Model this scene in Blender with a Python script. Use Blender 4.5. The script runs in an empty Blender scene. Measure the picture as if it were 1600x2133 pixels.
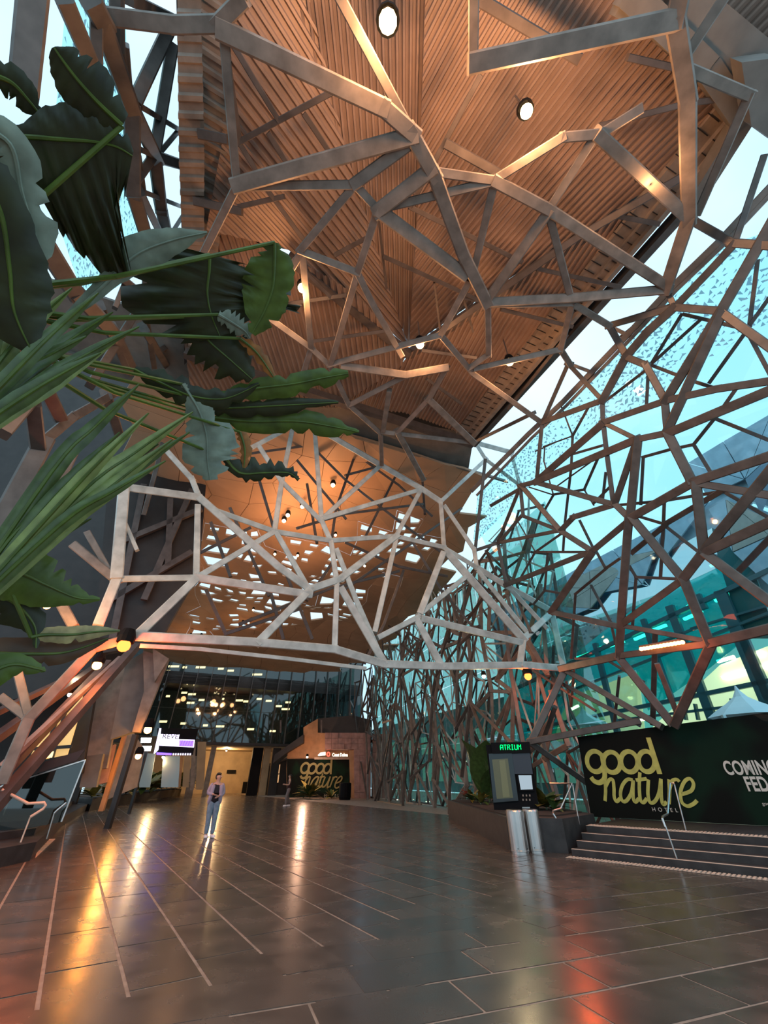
import bpy, bmesh, math, random
import numpy as np
from mathutils import Vector as V, Matrix
SC = bpy.context.scene; COL = SC.collection
# ---------------------------------------------------------------- camera
FPX = 830.0; PITCH = math.radians(33.7); CAM = V((0, 0, 1.5))
cam = bpy.data.objects.new('camera', bpy.data.cameras.new('camera')); COL.objects.link(cam)
cam.location = CAM; cam.rotation_euler = (math.radians(90) + PITCH, 0, 0)
cam.data.sensor_fit = 'HORIZONTAL'; cam.data.sensor_width = 36; cam.data.lens = FPX / 1600 * 36
cam.data.clip_start = .05; cam.data.clip_end = 900
SC.camera = cam
# ---------------------------------------------------------------- light
W = bpy.data.worlds.new('sky'); SC.world = W; W.use_nodes = True
nt = W.node_tree; nt.nodes.clear()
bgo = nt.nodes.new('ShaderNodeOutputWorld'); bg = nt.nodes.new('ShaderNodeBackground')
tc = nt.nodes.new('ShaderNodeTexCoord'); nz = nt.nodes.new('ShaderNodeTexNoise'); cr = nt.nodes.new('ShaderNodeValToRGB')
nz.inputs['Scale'].default_value = 2.2; nz.inputs['Detail'].default_value = 5
cr.color_ramp.elements[0].position = .35; cr.color_ramp.elements[0].color = (.50, .80, 1, 1)
cr.color_ramp.elements[1].position = .7; cr.color_ramp.elements[1].color = (.74, .90, 1, 1)
nt.links.new(tc.outputs['Generated'], nz.inputs['Vector']); nt.links.new(nz.outputs['Fac'], cr.inputs['Fac'])
nt.links.new(cr.outputs['Color'], bg.inputs['Color']); nt.links.new(bg.outputs[0], bgo.inputs[0])
bg.inputs['Strength'].default_value = 1.1
SC.view_settings.view_transform = 'Standard'; SC.view_settings.look = 'None'
SC.view_settings.gamma = 1; SC.view_settings.use_curve_mapping = False
SC.view_settings.exposure = 0.25
SC.cycles.max_bounces = 7; SC.cycles.diffuse_bounces = 3; SC.cycles.glossy_bounces = 3
SC.cycles.transparent_max_bounces = 24; SC.cycles.transmission_bounces = 4
SC.cycles.caustics_reflective = False; SC.cycles.caustics_refractive = False
SC.cycles.sample_clamp_indirect = 4
AMBER = (1, .46, .19); WARM = (1, .62, .28); RED = (1, .13, .03)
# ---------------------------------------------------------------- pixel rays and real planes
Fv = V((0, math.cos(PITCH), math.sin(PITCH))); Uv = V((0, -math.sin(PITCH), math.cos(PITCH))); Rv = V((1, 0, 0))
BE = math.radians(-23); AX = V((math.sin(BE), math.cos(BE), 0)); LT = V((math.cos(BE), -math.sin(BE), 0)); Z = V((0, 0, 1))
def ray(x, y): return (Fv * FPX + Rv * (x - 800) + Uv * (1066.5 - y)).normalized()
def hit(x, y, p, n):
    d = ray(x, y); k = d.dot(n)
    return CAM + d * ((V(p) - CAM).dot(n) / (k if abs(k) > 1e-6 else 1e-6))
def PZ(x, y, z): return hit(x, y, V((0, 0, z)), Z)
def PA(x, y, a): return hit(x, y, AX * a, AX)
def PB(x, y, b): return hit(x, y, LT * b, LT)
def ABZ(a, b, z): return AX * a + LT * b + Z * z
def PW(x, y, off=0):                        # leaning right-hand wall
    n = (LT + Z * .33).normalized()
    return hit(x, y, LT * (9.4 + off) + Z * 15, n)
def PF(x, y, base):                         # upright plane through a floor point, facing the camera
    n = V((base[0], base[1], 0)).normalized(); return hit(x, y, base, n)
def BOXHIT(x, y, off=0, use='ZWTL'):
    d = ray(x, y); best = None
    for k in use:
        if k == 'Z': p = PZ(x, y, 12.8 + off)
        elif k == 'W': p = PW(x, y, -.5 + off)
        elif k == 'T': p = PA(x, y, 12.8 + off)
        else: p = PB(x, y, -4.2 - off)
        t = (p - CAM).dot(d)
        if t > 0 and (best is None or t < best[0]): best = (t, p)
    return best[1]
# ---------------------------------------------------------------- materials
def mat(name, col, rough=.6, metal=0, spec=.5, noise=0, nscale=6, emis=None, estr=0, bump=0, bscale=40, trans=0, alpha=1, coat=0, rvar=0):
    m = bpy.data.materials.new(name); m.use_nodes = True; t = m.node_tree; b = t.nodes['Principled BSDF']
    b.inputs['Base Color'].default_value = (*col, 1); b.inputs['Roughness'].default_value = rough
    b.inputs['Metallic'].default_value = metal; b.inputs['Specular IOR Level'].default_value = spec
    b.inputs['Transmission Weight'].default_value = trans; b.inputs['Alpha'].default_value = alpha
    b.inputs['Coat Weight'].default_value = coat; b.inputs['Coat Roughness'].default_value = .15
    if emis: b.inputs['Emission Color'].default_value = (*emis, 1); b.inputs['Emission Strength'].default_value = estr
    g = t.nodes.new('ShaderNodeNewGeometry')
    if noise or rvar:
        n = t.nodes.new('ShaderNodeTexNoise'); n.inputs['Scale'].default_value = nscale; n.inputs['Detail'].default_value = 6
        t.links.new(g.outputs['Position'], n.inputs['Vector'])
        if noise:
            r = t.nodes.new('ShaderNodeValToRGB'); r.color_ramp.elements[0].position = .3; r.color_ramp.elements[1].position = .72
            r.color_ramp.elements[0].color = tuple(c * (1 - noise) for c in col) + (1,)
            r.color_ramp.elements[1].color = tuple(min(1, c * (1 + noise)) for c in col) + (1,)
            t.links.new(n.outputs['Fac'], r.inputs['Fac']); t.links.new(r.outputs['Color'], b.inputs['Base Color'])
        if rvar:
            q = t.nodes.new('ShaderNodeMapRange'); q.inputs['From Min'].default_value = .3; q.inputs['From Max'].default_value = .7
            q.inputs['To Min'].default_value = rough - rvar; q.inputs['To Max'].default_value = rough + rvar
            t.links.new(n.outputs['Fac'], q.inputs['Value']); t.links.new(q.outputs[0], b.inputs['Roughness'])
    if bump:
        n2 = t.nodes.new('ShaderNodeTexNoise'); n2.inputs['Scale'].default_value = bscale; n2.inputs['Detail'].default_value = 4
        t.links.new(g.outputs['Position'], n2.inputs['Vector']); bp = t.nodes.new('ShaderNodeBump'); bp.inputs['Strength'].default_value = bump
        bp.inputs['Distance'].default_value = .02
        t.links.new(n2.outputs['Fac'], bp.inputs['Height']); t.links.new(bp.outputs[0], b.inputs['Normal'])
    return m
def emat(name, col, s):
    m = bpy.data.materials.new(name); m.use_nodes = True; t = m.node_tree; t.nodes.clear()
    o = t.nodes.new('ShaderNodeOutputMaterial'); e = t.nodes.new('ShaderNodeEmission')
    e.inputs[0].default_value = (*col, 1); e.inputs[1].default_value = s; t.links.new(e.outputs[0], o.inputs[0]); return m
def glassmat(name, tint, refl=.12, frit=None, fritcol=(.25, .38, .42), rough=.03, size=.16):
    """thin sheet: tinted clear pass-through plus a mirror share; frit = (lo, hi) share of printed triangles by height"""
    m = bpy.data.materials.new(name); m.use_nodes = True; t = m.node_tree; t.nodes.clear(); N = t.nodes.new; L = t.links.new
    o = N('ShaderNodeOutputMaterial'); tr = N('ShaderNodeBsdfTransparent'); gl = N('ShaderNodeBsdfGlossy'); mx = N('ShaderNodeMixShader')
    tr.inputs[0].default_value = (*tint, 1); gl.inputs['Roughness'].default_value = rough; gl.inputs[0].default_value = (.9, .95, .95, 1)
    mx.inputs[0].default_value = refl; L(tr.outputs[0], mx.inputs[1]); L(gl.outputs[0], mx.inputs[2])
    if not frit: L(mx.outputs[0], o.inputs[0]); return m
    def M(op, a, b=None):
        n = N('ShaderNodeMath'); n.operation = op
        for i, q in enumerate((a, b)):
            if q is None: continue
            if isinstance(q, (int, float)): n.inputs[i].default_value = q
            else: L(q, n.inputs[i])
        return n.outputs[0]
    uv = N('ShaderNodeUVMap'); sx = N('ShaderNodeSeparateXYZ'); L(uv.outputs[0], sx.inputs[0])
    u = M('DIVIDE', sx.outputs[0], size); v = M('DIVIDE', sx.outputs[1], size)
    fu, fv = M('FLOOR', u), M('FLOOR', v); cb = N('ShaderNodeCombineXYZ'); L(fu, cb.inputs[0]); L(fv, cb.inputs[1])
    wn = N('ShaderNodeTexWhiteNoise'); wn.noise_dimensions = '2D'; L(cb.outputs[0], wn.inputs['Vector'])
    sc = N('ShaderNodeSeparateColor'); L(wn.outputs['Color'], sc.inputs[0])
    a = M('FRACT', u); b = M('FRACT', v)
    fa = M('GREATER_THAN', sc.outputs[0], .5); fb = M('GREATER_THAN', sc.outputs[1], .5)
    a = M('ABSOLUTE', M('SUBTRACT', fa, a)); b = M('ABSOLUTE', M('SUBTRACT', fb, b))
    k = M('ADD', .35, sc.outputs[0])
    tri = M('LESS_THAN', M('ADD', a, M('MULTIPLY', b, M('ADD', .6, M('MULTIPLY', sc.outputs[2], 1.6)))), .82)
    big = N('ShaderNodeTexNoise'); big.inputs['Scale'].default_value = .35; L(uv.outputs[0], big.inputs['Vector'])
    dens = N('ShaderNodeMapRange'); dens.inputs['From Min'].default_value = .3; dens.inputs['From Max'].default_value = .7
    dens.inputs['To Min'].default_value = frit[0]; dens.inputs['To Max'].default_value = frit[1]; L(big.outputs['Fac'], dens.inputs['Value'])
    on = M('MULTIPLY', tri, M('LESS_THAN', wn.outputs['Value'], dens.outputs[0]))
    fr = N('ShaderNodeBsdfTransparent'); fr.inputs[0].default_value = (*fritcol, 1)
    df = N('ShaderNodeBsdfDiffuse'); df.inputs[0].default_value = (.5, .55, .55, 1)
    m3 = N('ShaderNodeMixShader'); m3.inputs[0].default_value = .25; L(fr.outputs[0], m3.inputs[1]); L(df.outputs[0], m3.inputs[2])
    m2 = N('ShaderNodeMixShader'); L(on, m2.inputs[0]); L(mx.outputs[0], m2.inputs[1]); L(m3.outputs[0], m2.inputs[2]); L(m2.outputs[0], o.inputs[0])
    return m
M_ = {}
M_['steel'] = mat('galvanised_steel', (.27, .245, .225), .5, .25, .5, noise=.28, nscale=3)
M_['dark_steel'] = mat('dark_steel', (.10, .085, .08), .5, .3, .5, noise=.25, nscale=3)
M_['deck'] = mat('corrugated_deck', (.25, .18, .145), .5, .2, .5, noise=.22, nscale=1.2)
M_['gutter'] = mat('gutter_metal', (.27, .22, .18), .6, .2, noise=.25, nscale=3)
M_['fascia'] = mat('fascia_metal', (.16, .15, .135), .7, noise=.2, nscale=2)
M_['vault'] = mat('vault_panel', (.42, .27, .17), .55, 0, .4, noise=.1, nscale=.8)
M_['basalt'] = mat('wet_basalt', (.088, .066, .054), .24, 0, .6, noise=.2, nscale=2.5, rvar=.05)
M_['grout'] = mat('pale_grout', (.31, .245, .20), .5, 0, .5, noise=.3)
M_['stone'] = mat('dark_stone', (.038, .036, .036), .5, 0, .35, noise=.3, nscale=4, bump=.1)
M_['zinc'] = mat('zinc_panel', (.30, .38, .47), .5, .3, noise=.15, nscale=1.5)
M_['zinc2'] = mat('sandstone_panel', (.36, .31, .29), .7, 0, noise=.15, nscale=1.5)
M_['black'] = mat('black_paint', (.006, .006, .007), .6, 0, .1)
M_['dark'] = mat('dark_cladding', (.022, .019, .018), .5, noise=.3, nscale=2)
M_['stainless'] = mat('stainless', (.62, .58, .55), .28, 1, noise=.08, nscale=3)
M_['white'] = mat('white_fabric', (.75, .76, .82), .8)
M_['brick'] = mat('pink_granite', (.36, .2, .17), .6, noise=.3, nscale=2.5)
M_['tan'] = mat('tan_panel', (.42, .3, .17), .6, noise=.15, nscale=1.2)
M_['orangewall'] = mat('ochre_stone', (.42, .22, .10), .6, noise=.25, nscale=1.5)
M_['tactile'] = mat('tactile_strip', (.72, .54, .42), .6, noise=.15)
G = {}
G['right'] = glassmat('clear_glass_cyan', (.60, .93, .96), .04)
G['frit'] = glassmat('fritted_glass', (.60, .95, .97), .04, frit=(.25, 1.1), size=.13, fritcol=(.22, .42, .48))
G['clear'] = glassmat('clear_glass', (.93, .96, .97), .06)
G['far'] = glassmat('green_glass', (.30, .58, .50), .2, frit=(.15, .6), fritcol=(.3, .42, .4), size=.3)
G['teal'] = glassmat('teal_curtain_glass', (.12, .78, .80), .12)
G['blue'] = glassmat('blue_curtain_glass', (.05, .22, .30), .6)
G['dark'] = glassmat('smoked_glass', (.30, .36, .35), .08)
# ---------------------------------------------------------------- mesh helpers
def worldof(o): return (worldof(o.parent) @ o.matrix_parent_inverse if o.parent else Matrix()) @ o.matrix_basis
def setp(o, parent):                        # parent without moving
    o.parent = parent; o.matrix_parent_inverse = worldof(parent).inverted()
def link(name, me, parent=None, m=None, kind=None):
    o = bpy.data.objects.new(name, me); COL.objects.link(o)
    if parent: setp(o, parent)
    if m and not me.materials: me.materials.append(m)
    if kind: o['kind'] = kind
    return o
def tag(o, label=None, cat=None, group=None, kind=None):
    if label: o['label'] = label
    if cat: o['category'] = cat
    if group: o['group'] = group
    if kind: o['kind'] = kind
    return o
def empty(name, loc=(0, 0, 0), label=None, cat=None, group=None, kind=None):
    o = bpy.data.objects.new(name, None); COL.objects.link(o); o.location = loc; o.empty_display_size = .1
    return tag(o, label, cat, group, kind)
class MB:
    def __init__(s): s.v = []; s.f = []; s.uv = {}
    def add(s, vs, fs):
        k = len(s.v); s.v += [tuple(v) for v in vs]; s.f += [tuple(i + k for i in f) for f in fs]; return s
    def box(s, c, x, y, z):                 # centre and three half axes
        c, x, y, z = V(c), V(x), V(y), V(z)
        vs = [c + x * i + y * j + z * k for k in (-1, 1) for j in (-1, 1) for i in (-1, 1)]
        return s.add(vs, [(0, 2, 3, 1), (4, 5, 7, 6), (0, 1, 5, 4), (2, 6, 7, 3), (0, 4, 6, 2), (1, 3, 7, 5)])
    def bar(s, a, b, w, h=None, up=Z):
        a, b = V(a), V(b); d = b - a; L = d.length
        if L < 1e-5: return s
        d /= L; y = V(up).cross(d)
        if y.length < 1e-3: y = V((1, 0, 0)).cross(d)
        y.normalize(); z = d.cross(y)
        return s.box((a + b) / 2, d * L / 2, y * w / 2, z * (h or w) / 2)
    def prism(s, pts, d):
        n = len(pts); pts = [V(p) for p in pts]; d = V(d)
        return s.add(pts + [p + d for p in pts], [tuple(range(n - 1, -1, -1)), tuple(range(n, 2 * n))] + [(i, (i + 1) % n, n + (i + 1) % n, n + i) for i in range(n)])
    def tube(s, pts, r, n=8, cap=True):
        pts = [V(p) for p in pts]; rr = r if isinstance(r, (list, tuple)) else [r] * len(pts); k = len(s.v); up = None
        for i, p in enumerate(pts):
            t = (pts[min(i + 1, len(pts) - 1)] - pts[max(i - 1, 0)]).normalized()
            if up is None: up = t.orthogonal().normalized()
            up = (up - t * up.dot(t)); up = up.normalized() if up.length > 1e-4 else t.orthogonal().normalized()
            sd = t.cross(up)
            s.v += [tuple(p + (up * math.cos(2 * PI * j / n) + sd * math.sin(2 * PI * j / n)) * rr[i]) for j in range(n)]
        for i in range(len(pts) - 1):
            for j in range(n):
                s.f.append((k + i * n + j, k + i * n + (j + 1) % n, k + (i + 1) * n + (j + 1) % n, k + (i + 1) * n + j))
        if cap:
            s.f.append(tuple(k + j for j in range(n - 1, -1, -1))); s.f.append(tuple(k + (len(pts) - 1) * n + j for j in range(n)))
        return s
    def build(s, name, m, parent=None, kind=None, smooth=False):
        me = bpy.data.meshes.new(name); me.from_pydata(s.v, [], s.f); me.update()
        if smooth: me.shade_smooth()
        return link(name, me, parent, m, kind)
PI = math.pi
def quadgrid(name, p, m, parent=None, kind=None, uvs=None):
    me = bpy.data.meshes.new(name); me.from_pydata([tuple(q) for q in p], [], [tuple(range(len(p)))]); me.update()
    if uvs:
        l = me.uv_layers.new(name='UVMap')
        for i, q in enumerate(uvs): l.data[i].uv = q
    return link(name, me, parent, m, kind)
UB = MB().box((0, 0, 0), (.5, 0, 0), (0, .5, 0), (0, 0, .5))
def unitmesh(name, m):
    me = bpy.data.meshes.new(name); me.from_pydata(UB.v, [], UB.f); me.update(); me.materials.append(m); return me
# a beam with chamfered edges, unit length along x
def beammesh(name, m):
    c = .5; k = .4; ring = [(-c, -k), (-k, -c), (k, -c), (c, -k), (c, k), (k, c), (-k, c), (-c, k)]
    v = [(x, y, z) for x in (-.5, .5) for y, z in ring]; f = [(i, (i + 1) % 8, 8 + (i + 1) % 8, 8 + i) for i in range(8)] + [tuple(range(7, -1, -1)), tuple(range(8, 16))]
    me = bpy.data.meshes.new(name); me.from_pydata(v, [], f); me.update(); me.materials.append(m); return me
M_['backlit_steel'] = mat('backlit_steel', (.10, .088, .08), .42, .3, .5, noise=.3, nscale=3)  # same frame steel, darkened in colour to look backlit
M_['skylit_steel'] = mat('skylit_steel', (.50, .52, .49), .5, .1, .5, noise=.25, nscale=3)  # same frame steel, sky light put into a paler, cooler colour
M_['roof_steel'] = mat('roof_steel', (.21, .18, .155), .5, .2, .5, noise=.3, nscale=3)
BM = {'s': beammesh('beam_steel', M_['steel']), 'd': beammesh('beam_dark', M_['dark_steel']), 'b': beammesh('beam_backlit', M_['backlit_steel']), 'p': beammesh('beam_skylit', M_['skylit_steel']), 'r': beammesh('beam_roof', M_['roof_steel'])}
def strut(a, b, w, h, parent, key='s', up=None, name='strut', ext=.3):
    a, b = V(a), V(b); d = b - a; L = d.length
    if L < .02: return
    d /= L; up = V(up) if up is not None else (CAM - (a + b) / 2)
    y = up.cross(d)
    if y.length < 1e-3: y = V((1, 0, 0)).cross(d)
    y.normalize(); z = d.cross(y)
    o = bpy.data.objects.new(name, BM[key]); COL.objects.link(o)
    R = Matrix((d, y, z)).transposed().to_4x4()
    o.matrix_basis = Matrix.Translation((a + b) / 2) @ R @ Matrix.Diagonal((L + w * ext * 2, w, h, 1))
    setp(o, parent); return o
def bolts(): pass
HV, MD, TN = .30, .2, .1
exec_traces = []
def traces(txt, parent, off=0, use='ZWTL', key='s', wmul=1):
    """each line: width-letter x,y x,y x,y ... (picture points carried out to the real frame planes)"""
    for ln in txt.strip().split('\n'):
        q = ln.split()
        if not q: continue
        w = {'H': .34, 'h': .27, 'm': .2, 't': .12, 'n': .07}[q[0]] * wmul
        pts = [tuple(float(c) for c in s.split(',')) for s in q[1:]]
        P = [BOXHIT(x, y, off, use) for x, y in pts]
        for a, b in zip(P[:-1], P[1:]): strut(a, b, w, w * 1.35, parent, key)
# ================================================================ the space frame
roofT = empty('roof_space_frame', (0, 3, 12.8), 'brown steel space frame of linked polygons hanging under the corrugated roof', 'truss')
traces('''
h 205,32 365,52 455,50 505,0
m 467,70 475,180 492,368
H 465,65 800,225 862,280
H 495,385 862,283
m 495,385 425,525
m 512,388 735,385
m 740,385 625,522
m 740,385 787,437
h 740,382 845,305
H 787,440 900,352
m 787,437 745,568
m 625,522 745,568
m 630,522 612,552
m 745,568 690,755
m 746,572 775,632 835,738
H 855,275 905,365 965,530 1013,628
m 905,358 1030,376
m 800,433 1030,378
H 790,440 965,570
m 1030,380 986,568
h 1030,377 1143,437
h 1143,440 1020,618
h 1143,437 1388,595
m 1143,445 1185,605
m 1143,437 1240,283
m 1030,375 1172,286 1245,280
h 1245,280 1435,455
H 985,132 1405,42
m 987,0 986,128
H 1420,-20 1407,42 1432,200 1435,455
H 1435,455 1387,600
m 1435,145 1560,198
m 1560,198 1455,440
m 1430,115 1512,-10
h 1013,630 1200,620 1390,603
m 977,588 918,698
m 918,698 685,760
m 918,698 985,778 1128,880
m 1016,628 1018,738 978,766
m 1020,634 1192,632 1267,677
m 1192,632 1168,728
m 990,768 1168,728 1187,758
m 685,760 648,725 560,662
m 648,725 630,525
m 648,728 632,778
h 715,762 845,781 930,766
m 930,766 893,832 832,897
m 845,783 727,844
m 811,815 798,896
h 893,832 985,920
m 688,765 727,844 792,902
m 797,900 985,922
m 793,902 795,965
h 828,900 880,995
m 450,55 505,-10
m 860,280 700,-20
m 1250,280 1330,230
''', roofT, 0, 'ZWT', 'r', .92)
purl = empty('roof_purlins', (0, 3, 14.2), 'dark thin purlins and ties right against the corrugated roof deck', 'truss')
traces('''
t 500,295 605,238 690,193
t 480,85 580,250
t 635,240 685,315
t 560,280 600,345
t 855,432 975,490 1085,545
t 800,535 900,580 990,622
m 930,300 1040,362
t 1045,645 1190,680
t 1120,560 1290,597
t 1285,450 1370,466
m 900,705 1050,600 1210,490 1410,375
t 700,530 765,495
t 585,635 720,615
t 645,712 800,690
n 787,440 805,600
n 905,590 917,690
n 967,625 985,690
t 1250,262 1425,217 1540,200
m 1000,0 1200,120
t 610,540 690,620
t 855,430 1000,160
t 470,90 500,300 560,400
t 560,400 640,510
t 500,430 590,410
t 880,730 990,745
t 890,790 960,840
t 1180,700 1060,850
m 420,280 470,290
m 410,420 500,440
t 1310,120 1400,140
t 960,620 1090,640
''', purl, 1.5, 'ZWT', 'd')
portT = empty('portal_truss', PA(700, 1350, 12.8), 'galvanised truss, sky light put into its pale colour, hung across the hall above the entrance opening', 'truss')
traces('''
h 680,903 878,1018 918,1045
m 990,922 1012,957
m 1012,957 918,1045
m 1012,957 1083,1011
h 990,922 1065,942
m 1065,942 1083,1011
m 918,1045 925,1140
m 927,1055 988,1145 993,1182
m 925,1141 995,1183
h 995,1183 1053,1219 1148,1272
H 931,1150 1090,1331
m 825,1117 925,1140
m 878,1018 825,1117
h 825,1117 708,1206 646,1227
h 645,1229 538,1338
m 702,1210 697,1352
h 646,1227 580,1180 445,1062 415,1036 262,1015
m 415,1036 400,998 350,942
m 445,1062 572,1107 688,1126 822,1117
m 572,1107 412,1202
m 572,1105 587,1003 608,900
m 656,900 670,1084 688,1125
m 672,1080 875,1020
m 672,1080 790,972
m 587,1003 668,1084
m 510,940 582,902
m 412,1057 409,1198
H 258,1018 243,1203
m 243,1206 410,1203
h 243,1206 206,1298
h 410,1203 645,1238
h 410,1204 287,1322
h 285,1325 525,1337 697,1352 800,1383 930,1388 1090,1385 1175,1392
t 295,1345 417,1352 600,1372 760,1392
m 870,1286 788,1328
m 872,1281 969,1203
h 875,1278 922,1156
h 878,1288 1081,1337
h 869,1292 920,1387
m 826,1120 781,1315
h 712,1228 800,1380
m 690,1130 700,1202
m 702,1147 742,1250 795,1372
m 577,1112 640,1222
h 1090,1331 1150,1275
h 1090,1331 1083,1386
h 1150,1278 1173,1384
m 997,1190 1094,1312
m 1056,1219 1137,1306
t 262,1092 285,1145
m 540,930 587,1003
''', portT, 0, 'T', 'p', .95)
traces('''
h 285,1325 195,1350 60,1497 5,1625
m 36,1397 60,1494
m 60,1497 5,1455
h 158,1139 236,1203
m 184,1113 230,1196
h 118,1240 152,1303
''', portT, 0, 'T', 'r', .9)
portB = empty('inner_portal_truss', PA(700, 1200, 14.6), 'dark second layer of thin steel members behind the pale portal truss', 'truss')
traces('''
t 660,940 720,1000 850,1100
t 690,880 760,960 830,1010 900,1075
t 540,1000 570,1100
t 620,960 720,1080
t 520,945 700,920 860,890
t 760,890 700,1060 690,1130
t 620,1100 720,1070 880,1050
t 720,990 905,940
t 870,900 820,1000 760,1120
t 480,1060 560,1240
t 440,1090 480,1200
t 700,1240 860,1130 960,1060
t 720,1130 830,1180 930,1200
t 640,1250 700,1160
t 590,1180 650,1330
t 500,1300 690,1225 830,1190
t 840,1190 800,1300 760,1380
t 640,1010 660,1130 
t 420,1150 520,1100
t 860,1130 920,1230 980,1300
t 430,1230 470,1320
t 560,1220 590,1330
t 470,1320 620,1270
t 880,1000 885,1070
t 850,1100 960,1180 1060,1270
''', portB, 1.8, 'T', 'd')
wallT = empty('right_wall_truss', PW(1300, 1350), 'heavy steel frame of irregular polygons, backlit shade put into its dark colour, leaning along the right glass wall', 'truss')
traces('''
m 1130,880 1184,757
m 1186,760 1254,833
h 1128,880 1255,834
m 1129,884 1118,1003
m 990,920 1112,860
H 1255,834 1305,742 1350,690 1405,640
m 1255,835 1256,880
H 1256,882 1118,1002
m 1257,882 1263,935 1278,1050
m 1256,880 1327,915
h 1256,880 1386,835
H 1327,915 1118,1003
h 1327,915 1390,902
h 1391,902 1385,835
H 1392,902 1600,815
h 1385,835 1495,810 1610,793
H 1386,835 1502,648
H 1392,893 1502,655
h 1502,648 1405,640
H 1502,648 1560,548 1610,460
h 1502,650 1610,728
h 1405,640 1268,678
m 1405,640 1388,602
h 1410,636 1490,552 1530,508
h 1270,680 1305,742
h 1308,745 1345,760 1385,833
H 1392,905 1442,1004
H 1329,915 1313,1075
h 1324,924 1281,1050
h 1281,1050 1312,1080
H 1315,1078 1442,1006
H 1442,1005 1610,948
h 1442,1005 1610,1033
H 1450,1008 1466,1145
H 1470,1145 1610,975
H 1474,1148 1610,1085
H 1466,1150 1424,1205
H 1318,1080 1422,1205
H 1310,1078 1294,1290 1290,1365
H 1472,1155 1610,1258
h 1424,1206 1298,1298
H 1425,1208 1478,1338
h 1150,1275 1290,1305
H 1172,1392 1290,1366
h 1290,1366 1475,1341
m 1305,1305 1470,1335
H 1478,1340 1610,1308
H 1482,1342 1408,1505
H 1290,1370 1398,1505
m 1370,1385 1412,1490
h 1185,1400 1375,1512
m 1176,1427 1330,1508
H 1174,1402 1108,1542
h 1103,1545 1330,1502
h 1103,1546 1225,1632
H 1150,1272 1234,1150
h 1234,1148 1312,1083
h 1234,1148 1168,1106
h 1168,1106 1086,1012
m 1166,1105 1090,1075 1084,1014
m 1166,1105 1037,1131
m 1037,1131 992,1146
h 1170,1103 1195,1077 1276,1052
h 1118,1005 1278,1051
h 1228,1150 1055,1218
m 1084,1014 1037,1130 1054,1216
m 1011,958 990,1144
m 1085,1076 1040,1130
m 1080,1020 1025,1052
h 1084,1012 1118,1003
h 1435,455 1525,506
h 1525,506 1610,512
m 1530,508 1550,450 1590,330
h 1187,758 1184,757
m 1267,677 1390,640
''', wallT, 0, 'WT', 'b', .72)
mull = empty('glazing_mullions', PW(1300, 1250, .6), 'thin dark mullions crossing the right glass wall behind the heavy frame', 'truss')
traces('''
t 1193,908 1190,974 1177,1088 1173,1149
n 1193,908 1133,930
n 1193,908 1170,848
t 1193,908 1225,850
t 1193,946 1255,928
t 1217,1020 1247,952
t 1217,1020 1153,1030
n 1217,1020 1237,1052
t 1237,1048 1270,1015
t 1153,1031 1135,1062
n 1153,1031 1103,1015
n 1135,930 1133,960 1153,1031
t 1115,1150 1169,1112
t 1115,1150 1227,1150
n 1115,1149 1090,1105 1075,1080
t 1115,1150 1085,1203
t 1141,1150 1135,1230
t 1135,1230 1170,1236
t 1135,1230 1112,1258
t 1208,1085 1236,1142
t 1243,1150 1262,1185 1199,1237
t 1262,1184 1292,1163
t 1199,1238 1190,1370
t 1232,1220 1272,1295 1285,1350
t 1340,952 1394,937 1445,926
t 1445,926 1484,990
t 1445,926 1490,870
t 1340,955 1335,1050
t 1289,1052 1384,1043 1501,1024
t 1384,1045 1382,1095 1376,1203
t 1385,1095 1452,1147
m 1385,1092 1504,1022
t 1385,1092 1325,1074
m 1385,1095 1318,1150
t 1312,1180 1325,1202 1415,1206
t 1325,1204 1318,1300
t 1504,1022 1610,1083
t 1490,872 1610,920
t 1490,872 1532,812
m 1532,1197 1610,1115
t 1578,545 1562,672
t 1562,677 1610,610
t 1562,680 1478,797
t 1562,700 1610,790
t 1355,760 1420,785
t 1355,760 1420,655
t 1355,760 1457,668
t 1447,795 1500,812
t 1425,655 1530,680
t 1262,835 1347,770
t 1350,785 1347,840
m 1365,1320 1360,1505
t 1190,1470 1180,1420
n 1150,1020 1255,945
t 1196,1395 1190,1470
t 1085,1203 1050,1230
t 1262,985 1255,1045
t 1295,700 1350,655
t 1210,815 1262,740
n 1160,920 1116,940
t 1240,1480 1100,1390
t 1290,1410 1280,1505
t 1200,1372 1285,1372
t 1270,1378 1340,1420
''', mull, 1.0, 'W', 'd', .8)
rail = empty('skylight_rail', PW(1400, 600, .6), 'twin steel rails dividing the bright skylight strip from the fritted glass', 'truss')
traces('''
m 985,1020 1100,905 1172,838 1300,705 1401,597 1495,507 1610,385
t 995,1030 1108,912 1180,845 1308,712 1409,604 1503,514 1610,400
t 1130,880 1172,838
t 1187,758 1232,775
t 1267,678 1312,700
t 1388,602 1400,610
''', rail, .9, 'W')
leftT = empty('left_wall_truss', PB(300, 300, -4.2), 'dark steel lattice against the bright sky beside the left roof edge', 'truss')
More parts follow.
